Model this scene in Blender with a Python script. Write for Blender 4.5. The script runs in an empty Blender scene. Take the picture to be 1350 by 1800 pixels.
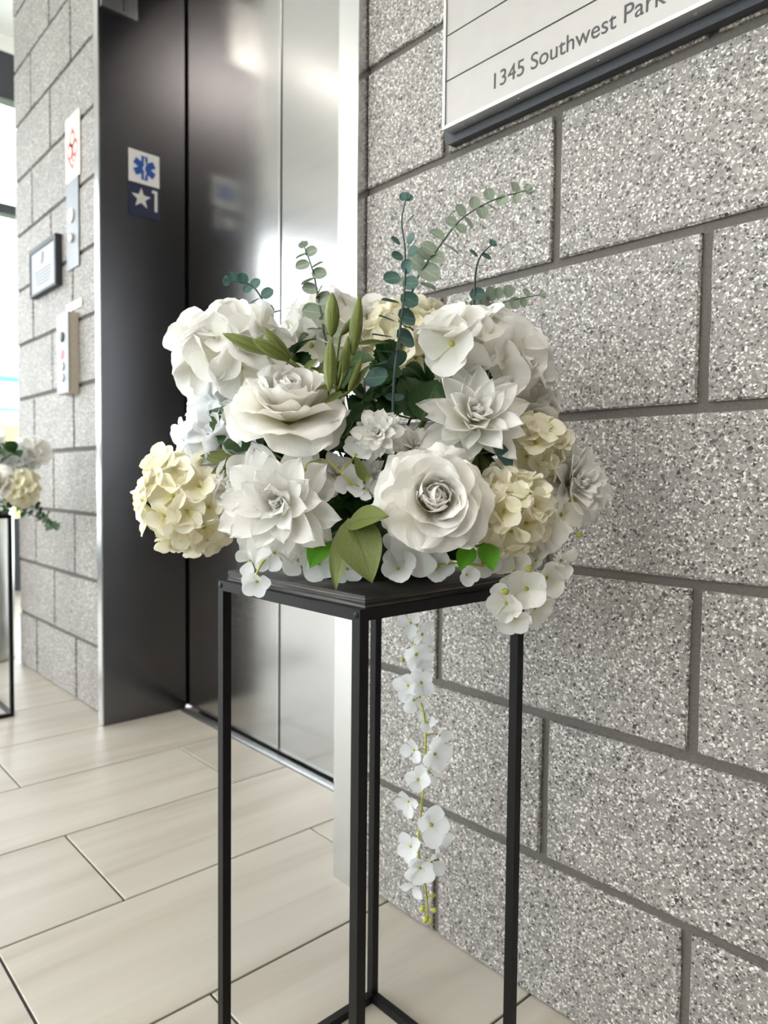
import bpy, math, random
from mathutils import Vector, Matrix, Quaternion
rnd = random.Random(7)
SC = bpy.context.scene
COL = SC.collection
PI = math.pi

# ------------------------------------------------------------------ camera
CAM = Vector((0.5752, -0.8215, 0.7269)); YAW, PITCH, ROLL, FPX = -0.8362, -0.0448, 0.0103, 1269.3
fw = Vector((math.sin(YAW)*math.cos(PITCH), math.cos(YAW)*math.cos(PITCH), math.sin(PITCH)))
rt0 = fw.cross(Vector((0, 0, 1))).normalized(); up0 = rt0.cross(fw)
RT = rt0*math.cos(ROLL) + up0*math.sin(ROLL); UP = up0*math.cos(ROLL) - rt0*math.sin(ROLL); FW = fw
cam = bpy.data.cameras.new('camera'); cam_o = bpy.data.objects.new('camera', cam); COL.objects.link(cam_o)
cam_o.matrix_world = Matrix.Translation(CAM) @ Matrix((RT, UP, -FW)).transposed().to_4x4()
cam.sensor_fit = 'HORIZONTAL'; cam.sensor_width = 36.0; cam.lens = FPX/1350*36; cam.clip_start = 0.02
cam.dof.use_dof = True; cam.dof.focus_distance = 0.72; cam.dof.aperture_fstop = 9.0
SC.camera = cam_o

# ------------------------------------------------------------------ world, exposure
SC.view_settings.view_transform = 'Standard'; SC.view_settings.look = 'None'
SC.view_settings.exposure = 0.38; SC.view_settings.gamma = 1.0; SC.view_settings.use_curve_mapping = False
w = bpy.data.worlds.new('world'); SC.world = w; w.use_nodes = True
bg = w.node_tree.nodes['Background']; bg.inputs[0].default_value = (0.955, 0.972, 1.0, 1); bg.inputs[1].default_value = 7.2
FILL_LAMP = 21.0      # emission of the added ceiling fill panels

# ------------------------------------------------------------------ materials
def nt(name):
    m = bpy.data.materials.new(name); m.use_nodes = True
    return m, m.node_tree.nodes, m.node_tree.links, m.node_tree.nodes['Principled BSDF']
def N(nodes, t, **k):
    n = nodes.new(t)
    for a, b in k.items():
        if isinstance(a, str) and hasattr(n, a): setattr(n, a, b)
    return n
def ramp(nodes, stops, interp='LINEAR'):
    r = nodes.new('ShaderNodeValToRGB'); r.color_ramp.interpolation = interp
    e = r.color_ramp.elements
    while len(e) < len(stops): e.new(0.5)
    for x, (p, c) in zip(e, stops): x.position = p; x.color = (*c, 1)
    return r
def plain(name, col, rough=0.5, metal=0.0, bump=0.0, scale=200, var=0.06, **k):
    m, n, l, b = nt(name)
    tc = n.new('ShaderNodeTexCoord'); ns = n.new('ShaderNodeTexNoise'); ns.inputs['Scale'].default_value = scale
    l.new(tc.outputs['Object'], ns.inputs['Vector'])
    c0 = tuple(max(0, x*(1-var)) for x in col); c1 = tuple(min(1, x*(1+var)) for x in col)
    r = ramp(n, [(0.3, c0), (0.7, c1)]); l.new(ns.outputs['Fac'], r.inputs[0]); l.new(r.outputs[0], b.inputs['Base Color'])
    b.inputs['Roughness'].default_value = rough; b.inputs['Metallic'].default_value = metal
    if bump:
        bp = n.new('ShaderNodeBump'); bp.inputs['Strength'].default_value = bump; bp.inputs['Distance'].default_value = 0.001
        l.new(ns.outputs['Fac'], bp.inputs['Height']); l.new(bp.outputs[0], b.inputs['Normal'])
    for a, v in k.items(): b.inputs[a].default_value = v
    return m

def mat_block():
    m, n, l, b = nt('ground_face_block')
    g = n.new('ShaderNodeNewGeometry')
    nz = n.new('ShaderNodeTexNoise'); nz.inputs['Scale'].default_value = 160; nz.inputs['Detail'].default_value = 2
    l.new(g.outputs['Position'], nz.inputs['Vector'])
    wv = n.new('ShaderNodeVectorMath'); wv.operation = 'MULTIPLY_ADD'
    wv.inputs[1].default_value = (0.004,)*3; l.new(nz.outputs['Color'], wv.inputs[0]); l.new(g.outputs['Position'], wv.inputs[2])
    def vor(scale):
        v = n.new('ShaderNodeTexVoronoi'); v.inputs['Scale'].default_value = scale; l.new(wv.outputs[0], v.inputs['Vector'])
        s = n.new('ShaderNodeSeparateColor'); l.new(v.outputs['Color'], s.inputs[0]); return v, s
    v1, s1 = vor(420); v2, s2 = vor(235); v3, s3 = vor(150)
    base = ramp(n, [(0, (.03, .028, .027)), (.07, (.085, .077, .070)), (.14, (.196, .180, .168)), (.55, (.258, .238, .223)), (.82, (.322, .300, .282)), (.95, (.70, .67, .635))])
    l.new(s1.outputs[0], base.inputs[0])
    cur = base.outputs[0]
    def layer(v, s, lo, rad, col_lo, col_hi, chan):
        nonlocal cur
        a = n.new('ShaderNodeMath'); a.operation = 'LESS_THAN'; l.new(s.outputs[chan], a.inputs[0]); a.inputs[1].default_value = lo
        d = n.new('ShaderNodeMath'); d.operation = 'LESS_THAN'; l.new(v.outputs['Distance'], d.inputs[0]); d.inputs[1].default_value = rad
        mu = n.new('ShaderNodeMath'); mu.operation = 'MULTIPLY'; l.new(a.outputs[0], mu.inputs[0]); l.new(d.outputs[0], mu.inputs[1])
        cr = ramp(n, [(0, col_lo), (1, col_hi)]); l.new(s.outputs[2], cr.inputs[0])
        mx = n.new('ShaderNodeMix'); mx.data_type = 'RGBA'; l.new(mu.outputs[0], mx.inputs[0]); l.new(cur, mx.inputs[6]); l.new(cr.outputs[0], mx.inputs[7])
        cur = mx.outputs[2]
    layer(v2, s2, .12, .48, (.03, .03, .03), (.22, .2, .19), 0)
    layer(v2, s2, .09, .45, (.52, .50, .46), (.80, .78, .74), 1)
    layer(v3, s3, .035, .42, (.02, .02, .02), (.16, .15, .14), 0)
    big = n.new('ShaderNodeTexNoise'); big.inputs['Scale'].default_value = 5; l.new(g.outputs['Position'], big.inputs['Vector'])
    br = ramp(n, [(.3, (.84, .83, .82)), (.7, (.97, .96, .95))]); l.new(big.outputs[0], br.inputs[0])
    mm = n.new('ShaderNodeMix'); mm.data_type = 'RGBA'; mm.blend_type = 'MULTIPLY'; mm.inputs[0].default_value = 1
    l.new(cur, mm.inputs[6]); l.new(br.outputs[0], mm.inputs[7]); l.new(mm.outputs[2], b.inputs['Base Color'])
    b.inputs['Roughness'].default_value = .62
    bp = n.new('ShaderNodeBump'); bp.inputs['Strength'].default_value = .35; bp.inputs['Distance'].default_value = .0012
    l.new(s1.outputs[1], bp.inputs['Height']); l.new(bp.outputs[0], b.inputs['Normal'])
    return m
def mat_tile():
    m, n, l, b = nt('beige_vein_tile')
    g = n.new('ShaderNodeNewGeometry'); oi = n.new('ShaderNodeObjectInfo')
    mp = n.new('ShaderNodeMapping'); mp.inputs['Scale'].default_value = (16, 1.5, 1)
    ad = n.new('ShaderNodeVectorMath'); ad.operation = 'MULTIPLY_ADD'; ad.inputs[1].default_value = (1, 1, 1)
    cb = n.new('ShaderNodeCombineXYZ'); mu = n.new('ShaderNodeMath'); mu.operation = 'MULTIPLY'; mu.inputs[1].default_value = 37
    l.new(oi.outputs['Random'], mu.inputs[0]); l.new(mu.outputs[0], cb.inputs[0]); l.new(mu.outputs[0], cb.inputs[1])
    l.new(g.outputs['Position'], ad.inputs[0]); l.new(cb.outputs[0], ad.inputs[2]); l.new(ad.outputs[0], mp.inputs['Vector'])
    ns = n.new('ShaderNodeTexNoise'); ns.inputs['Scale'].default_value = 1; ns.inputs['Detail'].default_value = 5; ns.inputs['Distortion'].default_value = .6
    l.new(mp.outputs[0], ns.inputs['Vector'])
    r = ramp(n, [(.3, (.36, .318, .260)), (.5, (.43, .39, .33)), (.72, (.475, .436, .375))]); l.new(ns.outputs[0], r.inputs[0])
    hs = n.new('ShaderNodeHueSaturation'); vr = n.new('ShaderNodeMapRange'); vr.inputs[3].default_value = .95; vr.inputs[4].default_value = 1.04
    l.new(oi.outputs['Random'], vr.inputs[0]); l.new(vr.outputs[0], hs.inputs['Value']); l.new(r.outputs[0], hs.inputs['Color'])
    l.new(hs.outputs[0], b.inputs['Base Color']); b.inputs['Roughness'].default_value = .38
    return m
def mat_steel(name, col, rough, aniso, axis):
    m, n, l, b = nt(name)
    g = n.new('ShaderNodeNewGeometry'); mp = n.new('ShaderNodeMapping'); mp.inputs['Scale'].default_value = axis
    l.new(g.outputs['Position'], mp.inputs['Vector'])
    ns = n.new('ShaderNodeTexNoise'); ns.inputs['Scale'].default_value = 1; ns.inputs['Detail'].default_value = 3; l.new(mp.outputs[0], ns.inputs['Vector'])
    r = ramp(n, [(.3, tuple(x*.97 for x in col)), (.7, tuple(x*1.02 for x in col))]); l.new(ns.outputs[0], r.inputs[0]); l.new(r.outputs[0], b.inputs['Base Color'])
    mr = n.new('ShaderNodeMapRange'); mr.inputs[3].default_value = rough*.94; mr.inputs[4].default_value = rough*1.06
    l.new(ns.outputs[0], mr.inputs[0]); l.new(mr.outputs[0], b.inputs['Roughness'])
    b.inputs['Metallic'].default_value = 1; b.inputs['Anisotropic'].default_value = aniso
    return m
def mat_petal(name, tip, base, trans=.38, edge=.35):
    m, n, l, b = nt(name)
    uv = n.new('ShaderNodeUVMap'); sp = n.new('ShaderNodeSeparateXYZ'); l.new(uv.outputs[0], sp.inputs[0])
    r = ramp(n, [(0, base), (edge, tuple((x+y)/2 for x, y in zip(tip, base))), (min(.95, edge+.35), tip)]); l.new(sp.outputs[1], r.inputs[0])
    oi = n.new('ShaderNodeObjectInfo'); vr = n.new('ShaderNodeMapRange'); vr.inputs[3].default_value = .93; vr.inputs[4].default_value = 1.03
    hs = n.new('ShaderNodeHueSaturation'); l.new(oi.outputs['Random'], vr.inputs[0]); l.new(vr.outputs[0], hs.inputs['Value']); l.new(r.outputs[0], hs.inputs['Color'])
    mp = n.new('ShaderNodeMapping'); mp.inputs['Scale'].default_value = (16, 2.2, 1); l.new(uv.outputs[0], mp.inputs[0])
    ns = n.new('ShaderNodeTexNoise'); ns.inputs['Scale'].default_value = 1.2; ns.inputs['Detail'].default_value = 3; l.new(mp.outputs[0], ns.inputs['Vector'])
    bp = n.new('ShaderNodeBump'); bp.inputs['Strength'].default_value = .45; bp.inputs['Distance'].default_value = .0012
    l.new(ns.outputs[0], bp.inputs['Height'])
    l.new(hs.outputs[0], b.inputs['Base Color']); b.inputs['Roughness'].default_value = .65; l.new(bp.outputs[0], b.inputs['Normal'])
    b.inputs['Specular IOR Level'].default_value = .25
    t = n.new('ShaderNodeBsdfTranslucent'); l.new(hs.outputs[0], t.inputs[0]); l.new(bp.outputs[0], t.inputs['Normal'])
    mx = n.new('ShaderNodeMixShader'); mx.inputs[0].default_value = trans
    l.new(b.outputs[0], mx.inputs[1]); l.new(t.outputs[0], mx.inputs[2]); l.new(mx.outputs[0], n['Material Output'].inputs[0])
    return m
def mat_leaf(name, c0, c1, vein, trans=.2, rough=.5, stripes=10):
    m, n, l, b = nt(name)
    uv = n.new('ShaderNodeUVMap'); sp = n.new('ShaderNodeSeparateXYZ'); l.new(uv.outputs[0], sp.inputs[0])
    ab = n.new('ShaderNodeMath'); ab.operation = 'ABSOLUTE'; l.new(sp.outputs[0], ab.inputs[0])
    tc = n.new('ShaderNodeTexCoord'); ns = n.new('ShaderNodeTexNoise'); ns.inputs['Scale'].default_value = 60; l.new(tc.outputs['Object'], ns.inputs['Vector'])
    r = ramp(n, [(.3, c0), (.7, c1)]); l.new(ns.outputs[0], r.inputs[0])
    vm = n.new('ShaderNodeMath'); vm.operation = 'LESS_THAN'; vm.inputs[1].default_value = .05; l.new(ab.outputs[0], vm.inputs[0])
    # side veins: v + 0.6|u| bands
    ma = n.new('ShaderNodeMath'); ma.operation = 'MULTIPLY_ADD'; ma.inputs[1].default_value = -.5; l.new(ab.outputs[0], ma.inputs[0]); l.new(sp.outputs[1], ma.inputs[2])
    si = n.new('ShaderNodeMath'); si.operation = 'MULTIPLY'; si.inputs[1].default_value = stripes*2*PI; l.new(ma.outputs[0], si.inputs[0])
    sn = n.new('ShaderNodeMath'); sn.operation = 'SINE'; l.new(si.outputs[0], sn.inputs[0])
    gt = n.new('ShaderNodeMath'); gt.operation = 'GREATER_THAN'; gt.inputs[1].default_value = .93; l.new(sn.outputs[0], gt.inputs[0])
    hf = n.new('ShaderNodeMath'); hf.operation = 'MULTIPLY'; hf.inputs[1].default_value = .35; l.new(gt.outputs[0], hf.inputs[0])
    mxm = n.new('ShaderNodeMath'); mxm.operation = 'MAXIMUM'; l.new(hf.outputs[0], mxm.inputs[0]); l.new(vm.outputs[0], mxm.inputs[1])
    mx = n.new('ShaderNodeMix'); mx.data_type = 'RGBA'; l.new(mxm.outputs[0], mx.inputs[0]); l.new(r.outputs[0], mx.inputs[6]); mx.inputs[7].default_value = (*vein, 1)
    l.new(mx.outputs[2], b.inputs['Base Color']); b.inputs['Roughness'].default_value = rough
    t = n.new('ShaderNodeBsdfTranslucent'); l.new(mx.outputs[2], t.inputs[0])
    ms = n.new('ShaderNodeMixShader'); ms.inputs[0].default_value = trans
    l.new(b.outputs[0], ms.inputs[1]); l.new(t.outputs[0], ms.inputs[2]); l.new(ms.outputs[0], n['Material Output'].inputs[0])
    return m
def mat_glass():
    m, n, l, b = nt('window_glass')
    t = n.new('ShaderNodeBsdfTransparent'); t.inputs[0].default_value = (.93, .96, .96, 1)
    gl = n.new('ShaderNodeBsdfGlossy'); gl.inputs['Roughness'].default_value = .02
    ns = n.new('ShaderNodeTexNoise'); ns.inputs['Scale'].default_value = 3
    mr = n.new('ShaderNodeMapRange'); mr.inputs[3].default_value = .04; mr.inputs[4].default_value = .07; l.new(ns.outputs[0], mr.inputs[0])
    ms = n.new('ShaderNodeMixShader'); l.new(mr.outputs[0], ms.inputs[0])
    l.new(t.outputs[0], ms.inputs[1]); l.new(gl.outputs[0], ms.inputs[2]); l.new(ms.outputs[0], n['Material Output'].inputs[0])
    return m
def mat_emit(name, col, s):
    m, n, l, b = nt(name)
    b.inputs['Base Color'].default_value = (*col, 1); b.inputs['Emission Color'].default_value = (*col, 1); b.inputs['Emission Strength'].default_value = s
    return m

M = dict(
    block=mat_block(), tile=mat_tile(),
    mortar=plain('mortar', (.105, .093, .084), .9, bump=.4, scale=300, var=.12),
    grout=plain('grout', (.035, .031, .028), .9),
    white_paint=plain('white_paint', (.82, .81, .78), .8, scale=20, var=.02),
    beige_paint=plain('beige_paint', (.42, .36, .30), .8, scale=10, var=.05),
    dark_paint=plain('charcoal_paint', (.035, .037, .045), .6),
    shaded_wall=plain('shaded_wall_paint', (.045, .038, .034), .6, scale=8, var=.2),  # colour darkened to stand in for the unlit end of the lobby
    steel=mat_steel('brushed_steel', (.47, .46, .455), .20, .0, (.6, .6, 120)),
    steel_shaded=mat_steel('shaded_brushed_steel', (.125, .122, .130), .20, .0, (.6, .6, 120)),  # same steel, with the dim room it reflects put into its colour
    steel_frame=mat_steel('satin_steel_frame', (.60, .60, .60), .24, .2, (120, 120, 2)),
    alu=mat_steel('anodised_aluminium', (.62, .62, .61), .34, .2, (4, 4, 150)),
    sill=mat_steel('grooved_sill', (.4, .4, .41), .35, .2, (2, 300, 1)),
    black_metal=plain('black_powder_coat', (.004, .004, .0045), .38, bump=.15, scale=900, var=.2, **{'Specular IOR Level': .2}),
    black=plain('black_plastic', (.012, .012, .014), .5),
    panel=plain('silver_panel', (.36, .345, .33), .42, metal=.45, scale=40, var=.02),
    grey_plate=plain('satin_grey_plate', (.17, .175, .19), .45, metal=.2, scale=60, var=.03),
    ink=plain('grey_ink', (.045, .042, .045), .6),
    navy=plain('navy_plate', (.012, .016, .05), .45), blue=plain('blue_symbol', (.012, .075, .33), .5),
    white_plate=plain('white_plate', (.74, .73, .70), .5, var=.02), red=plain('red_ink', (.62, .04, .06), .5),
    cream_plate=plain('cream_label', (.78, .74, .60), .6, var=.02), tan=plain('tan_box', (.50, .43, .35), .5),
    silver_tag=plain('raised_silver', (.66, .66, .62), .45, metal=.3),
    lamp_strip=mat_emit('lit_strip_diffuser', (1.0, .94, .86), 10.0), glass=mat_glass(), fill_lamp=mat_emit('fill_diffuser', (1.0, .93, .84), FILL_LAMP),
    petal_white=mat_petal('white_petal', (.94, .93, .905), (.86, .85, .72), .40),
    petal_rose=mat_petal('rose_petal', (.94, .925, .885), (.88, .83, .66), .34, .4),
    petal_cream=mat_petal('cream_petal', (.94, .905, .75), (.85, .77, .42), .36, .3),
    petal_cool=mat_petal('cool_white_petal', (.92, .935, .955), (.86, .88, .80), .46, .2),
    stem=plain('olive_stem', (.13, .17, .035), .55, var=.2), stem_y=plain('yellow_green_stem', (.42, .42, .08), .5, var=.15),
    stem_e=plain('grey_green_stem', (.10, .135, .10), .6, var=.2),
    stem_d=plain('dark_stem', (.03, .055, .045), .55, var=.2),
    euc_dark=mat_leaf('eucalyptus_dark', (.028, .085, .070), (.05, .12, .10), (.09, .17, .14), .12, .5, 3),
    euc_pale=mat_leaf('eucalyptus_pale', (.20, .26, .19), (.30, .35, .27), (.40, .45, .36), .2, .65, 3),
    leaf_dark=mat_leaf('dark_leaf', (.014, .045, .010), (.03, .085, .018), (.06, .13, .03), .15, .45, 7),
    leaf_olive=mat_leaf('olive_leaf', (.11, .14, .028), (.16, .19, .05), (.10, .12, .025), .22, .6, 5),
    leaf_lime=mat_leaf('lime_leaf', (.10, .36, .012), (.15, .44, .03), (.12, .36, .02), .4, .5, 6),
    bud=mat_leaf('lily_bud_green', (.085, .115, .014), (.135, .17, .026), (.21, .24, .06), .1, .5, .5),
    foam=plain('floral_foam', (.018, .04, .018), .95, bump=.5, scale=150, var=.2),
    wood=None, grass=plain('lime_grass', (.35, .62, .06), .9, scale=3, var=.25), pave=plain('pavement', (.45, .45, .44), .9, scale=2, var=.08),
    teal=plain('teal_cladding', (.08, .45, .52), .5, scale=1, var=.1), teal_glass=plain('teal_glass', (.30, .62, .66), .2, scale=1, var=.1),
    slate=plain('slate_roof', (.16, .22, .30), .7),
)
def mat_wood():
    m, n, l, b = nt('dark_stained_wood')
    tc = n.new('ShaderNodeTexCoord'); mp = n.new('ShaderNodeMapping'); mp.inputs['Scale'].default_value = (9, 9, 420)
    l.new(tc.outputs['Object'], mp.inputs[0]); ns = n.new('ShaderNodeTexNoise'); ns.inputs['Scale'].default_value = 1; ns.inputs['Detail'].default_value = 4
    l.new(mp.outputs[0], ns.inputs['Vector'])
    r = ramp(n, [(.40, (.014, .012, .011)), (.54, (.05, .045, .04)), (.66, (.20, .18, .16))]); l.new(ns.outputs[0], r.inputs[0]); l.new(r.outputs[0], b.inputs['Base Color'])
    b.inputs['Roughness'].default_value = .7
    return m
M['wood'] = mat_wood()

# ------------------------------------------------------------------ mesh helpers
class MB:
    def __init__(s): s.v = []; s.f = []; s.uv = []
    def box(s, x0, x1, y0, y1, z0, z1):
        o = len(s.v)
        s.v += [(x, y, z) for z in (z0, z1) for y in (y0, y1) for x in (x0, x1)]
        s.f += [tuple(o+i for i in q) for q in ((0, 2, 3, 1), (4, 5, 7, 6), (0, 1, 5, 4), (2, 6, 7, 3), (0, 4, 6, 2), (1, 3, 7, 5))]
        return s
    def bev(s, x0, x1, y0, y1, z0, z1, b, rag=0, rg=None):
        """box whose -y front edges are chamfered by b, with ragged arrises"""
        o = len(s.v); k = 4 if rag else 1
        def ring(x0, x1, z0, z1, y, r):
            pts = []
            for a, c in (((x0, z0), (x1, z0)), ((x1, z0), (x1, z1)), ((x1, z1), (x0, z1)), ((x0, z1), (x0, z0))):
                for i in range(k):
                    t = i/k; j = (rg.uniform(-r, r), rg.uniform(-r, r)) if r else (0, 0)
                    pts.append((a[0]+(c[0]-a[0])*t+j[0], y, a[1]+(c[1]-a[1])*t+j[1]))
            return pts
        n = 4*k
        s.v += ring(x0, x1, z0, z1, y1, 0) + ring(x0, x1, z0, z1, y0+b, rag*.5) + ring(x0+b, x1-b, z0+b, z1-b, y0, rag)
        for q in range(2):
            for i in range(n):
                a, c = o+q*n+i, o+q*n+(i+1) % n
                s.f.append((a, c, c+n, a+n))
        s.f.append(tuple(o+2*n+i for i in range(n)))
        return s
    def tube(s, pts, r, k=7, cap=True):
        o = len(s.v); pts = [Vector(p) for p in pts]; m = len(pts)
        ref = Vector((0.3, 0.2, 0.93)); last = None
        for i, p in enumerate(pts):
            d = (pts[min(i+1, m-1)] - pts[max(i-1, 0)]).normalized()
            if last is None:
                a = d.cross(ref); 
                if a.length < .1: a = d.cross(Vector((1, 0, 0)))
                a.normalize()
            else: a = (last - d*last.dot(d)).normalized()
            last = a; b = d.cross(a); rr = r[i] if isinstance(r, (list, tuple)) else r
            for j in range(k):
                t = 2*PI*j/k; s.v.append(tuple(p + (a*math.cos(t)+b*math.sin(t))*rr))
        for i in range(m-1):
            for j in range(k):
                a, b = o+i*k+j, o+i*k+(j+1) % k
                s.f.append((a, b, b+k, a+k))
        if cap: s.f.append(tuple(o+j for j in reversed(range(k)))); s.f.append(tuple(o+(m-1)*k+j for j in range(k)))
        return s
    def lathe(s, prof, k=20, c=(0, 0, 0)):
        o = len(s.v)
        for r, z in prof:
            for j in range(k): s.v.append((c[0]+r*math.cos(2*PI*j/k), c[1]+r*math.sin(2*PI*j/k), c[2]+z))
        for i in range(len(prof)-1):
            for j in range(k):
                a, b = o+i*k+j, o+i*k+(j+1) % k; s.f.append((a, b, b+k, a+k))
        s.f.append(tuple(o+j for j in reversed(range(k)))); s.f.append(tuple(o+(len(prof)-1)*k+j for j in range(k)))
        return s
    def prism(s, pts, y0, y1):
        """outline in xz extruded from y0 to y1"""
        o = len(s.v); n = len(pts)
        s.v += [(x, y0, z) for x, z in pts] + [(x, y1, z) for x, z in pts]
        s.f += [tuple(o+i for i in range(n)), tuple(o+n+i for i in reversed(range(n)))]
        s.f += [(o+i, o+n+i, o+n+(i+1) % n, o+(i+1) % n) for i in range(n)]
        return s
    def mesh(s, name, mat, smooth=False):
        me = bpy.data.meshes.new(name); me.from_pydata(s.v, [], s.f); me.update()
        me.materials.append(M[mat] if isinstance(mat, str) else mat)
        if smooth:
            for p in me.polygons: p.use_smooth = True
        return me
    def build(s, name, mat, parent=None, smooth=False):
        return link(name, s.mesh(name, mat, smooth), parent)
def link(name, data, parent=None):
    o = bpy.data.objects.new(name, data); COL.objects.link(o)
    if parent is not None: o.parent = parent
    return o
def tag(o, label=None, cat=None, group=None, kind=None):
    if label: o['label'] = label
    if cat: o['category'] = cat
    if group: o['group'] = group
    if kind: o['kind'] = kind
    return o
def empty(name, loc=(0, 0, 0), rz=0):
    o = link(name, None); o.location = loc; o.rotation_euler = (0, 0, rz); o.empty_display_size = .02; return o
def box(name, mat, dims, parent=None): return MB().box(*dims).build(name, mat, parent)
def struct(o, label=None): tag(o, label, None, None, 'structure'); return o

# ------------------------------------------------------------------ setting: room shell
H = 0.2032; JT = 0.0125
XL, XR, YF, ZC = -4.4, 3.2, -4.6, 3.4
DX0, DX1, DZ = -1.506, -0.441, 2.44        # door opening
FX0, FX1 = -1.538, -0.388                  # outside of the steel frame

def block_wall():
    root = struct(empty('wall_back'), 'speckled grey ground-face concrete block wall around the elevator')
    mb = MB(); mb.box(-12*H, FX0-.001, .006, .30, 0, ZC); mb.box(FX1+.001, XR, .006, .30, 0, ZC); mb.box(FX0, FX1, .006, .14, DZ+.06, ZC)
    mb.build('mortar_bed', 'mortar', root)
    cache = {}; rg = random.Random(3)
    nc = int(ZC/H)+1
    for c in range(nc):
        z0, z1 = c*H+JT/2, min((c+1)*H-JT/2, ZC)
        if c == 0: z0 = 0.002
        if z1-z0 < .03: continue
        off = 1 if c % 2 == 0 else 0          # vertical joints at odd multiples of H in even courses
        for k in range(-8, 10):
            a, b = (2*k+off)*H+JT/2, (2*k+2+off)*H-JT/2
            spans = []
            for s0, s1 in ((-12*H, FX0-.002), (FX1+.002, XR)) if z1 < DZ+.06 else ((-12*H, XR),):
                x0, x1 = max(a, s0), min(b, s1)
                if x1-x0 > .02: spans.append((x0, x1))
            for x0, x1 in spans:
                key = (round(x1-x0, 3), round(z1-z0, 3), rg.randrange(3))
                if key not in cache:
                    w_, h_ = (x1-x0)/2, (z1-z0)/2
                    cache[key] = MB().bev(-w_, w_, 0, .05, -h_, h_, .0022, .0012, rg).mesh('block', 'block')
                o = link('block', cache[key], root); o.location = ((x0+x1)/2, rg.uniform(-.0006, .0006), (z0+z1)/2)
block_wall()

def floor():
    root = struct(empty('floor'), 'beige stone-look rectangular floor tiles with thin dark joints')
    mb = MB(); mb.box(XL, XR, YF, .205, -.06, -.003); mb.box(XL, -2.44, .205, 2.6, -.06, -.003); mb.build('subfloor', 'grout', root)
    P, Ln, J = .2998, .595, .0042
    cache = {}
    k = 0
    i0 = -10
    for i in range(i0, 17):
        x0 = -1.517 + i*P; x1 = x0+P
        yj = -.336 if i % 2 == 0 else .058
        for j in range(-9, 6):
            y0, y1 = yj+j*Ln, yj+(j+1)*Ln
            lim = 2.6 if x1 < -2.42 else .203
            a0, a1, b0, b1 = max(x0+J/2, XL), min(x1-J/2, XR), max(y0+J/2, YF), min(y1-J/2, lim)
            if lim > 1 and False: pass
            if a1-a0 < .02 or b1-b0 < .02: continue
            key = (round(a1-a0, 3), round(b1-b0, 3))
            if key not in cache:
                w_, h_ = key[0]/2, key[1]/2; e = .0008
                m_ = MB(); m_.v = [(-w_, -h_, -.008), (w_, -h_, -.008), (w_, h_, -.008), (-w_, h_, -.008), (-w_, -h_, -e), (w_, -h_, -e), (w_, h_, -e), (-w_, h_, -e), (-w_+e, -h_+e, 0), (w_-e, -h_+e, 0), (w_-e, h_-e, 0), (-w_+e, h_-e, 0)]
                m_.f = [(8, 9, 10, 11)] + [(a, (a+1) % 4, (a+1) % 4+4, a+4) for a in range(4)] + [(a+4, (a+1) % 4+4, (a+1) % 4+8, a+8) for a in range(4)]
                cache[key] = m_.mesh('tile', 'tile')
            o = link('tile', cache[key], root); o.location = ((a0+a1)/2, (b0+b1)/2, 0)
floor()

def lamps_and_ceiling():
    c = struct(box('ceiling', 'white_paint', (XL-.3, XR, YF, 2.6, ZC, ZC+.1)), 'white painted ceiling')
    for i, (x, y, n) in enumerate(((.9, -1.3, 'above the camera'), (.9, -3.0, 'behind the camera'), (-1.2, -3.6, 'across the lobby'), (-3.4, -3.6, 'near the far corner'))):  # added unseen panels, placed to brighten the front of the bouquet
        t = empty('ceiling_fill_light', (x, y, ZC)); tag(t, 'added unseen ceiling fill light panel ' + n, 'ceiling light', 'added ceiling fill lights')
        mb = MB(); mb.box(-.33, .33, -.33, -.30, -.02, 0); mb.box(-.33, .33, .30, .33, -.02, 0); mb.box(-.33, -.30, -.3, .3, -.02, 0); mb.box(.30, .33, -.3, .3, -.02, 0)
        mb.build('frame', 'alu', t); box('diffuser', 'fill_lamp', (-.3, .3, -.3, .3, -.012, 0), t)
lamps_and_ceiling()
def linear_light():
    a, b = Vector((-3.36, -2.6, 0)), Vector((-3.36, -1.5, 0)); c = (a+b)/2
    t = empty('linear_light', (c.x, c.y, ZC)); t.rotation_euler[2] = math.atan2((b-a).y, (b-a).x); L = (b-a).length/2
    tag(t, 'slim linear ceiling light above the lobby left of the elevator', 'ceiling light')
    MB().box(-L-.02, L+.02, -.06, .06, -.03, 0).build('housing', 'alu', t); box('diffuser', 'lamp_strip', (-L, L, -.03, .03, -.036, -.03), t)
linear_light()

def storefront(name, axis, c, a0, a1, mull, sills, head, label):
    """glazed wall on plane axis=c, from a0..a1, with mullion positions, transoms and a head height"""
    root = struct(empty(name), label)
    def bx(n, m, p0, p1, z0, z1, d0=-.05, d1=.05):
        if axis == 'x': return box(n, m, (c+d0, c+d1, p0, p1, z0, z1), root)
        return box(n, m, (p0, p1, c+d0, c+d1, z0, z1), root)
    bx('knee_panel', 'dark_paint', a0, a1, 0, sills[0])
    bx('head_band', 'dark_paint', a0, a1, head, head+.28)
    if head+.28 < ZC: bx('upper_wall', 'white_paint', a0, a1, head+.28, ZC)
    for p in mull: bx('mullion', 'alu', p-.025, p+.025, sills[0], head)
    for z in sills[1:]: bx('transom', 'dark_paint', a0, a1, z-.03, z+.03, -.045, .045)
    zs = list(sills) + [head]
    for p, q in zip(mull[:-1], mull[1:]):
        for z0, z1 in zip(zs[:-1], zs[1:]):
            bx('pane', 'glass', p+.026, q-.026, z0+.031, z1-.031, -.004, .004)
    return root
storefront('window_1', 'x', XL, -.55, 2.6, [-.55, .25, 1.25, 2.0, 2.6], [.46, 2.37], 3.03, 'tall bright storefront window beyond the block wall')
storefront('window_2', 'x', XL, YF, -.55, [YF, -3.4, -2.2, -.9, -.55], [.30], 2.62, 'tall storefront window left of the lobby')
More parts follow.
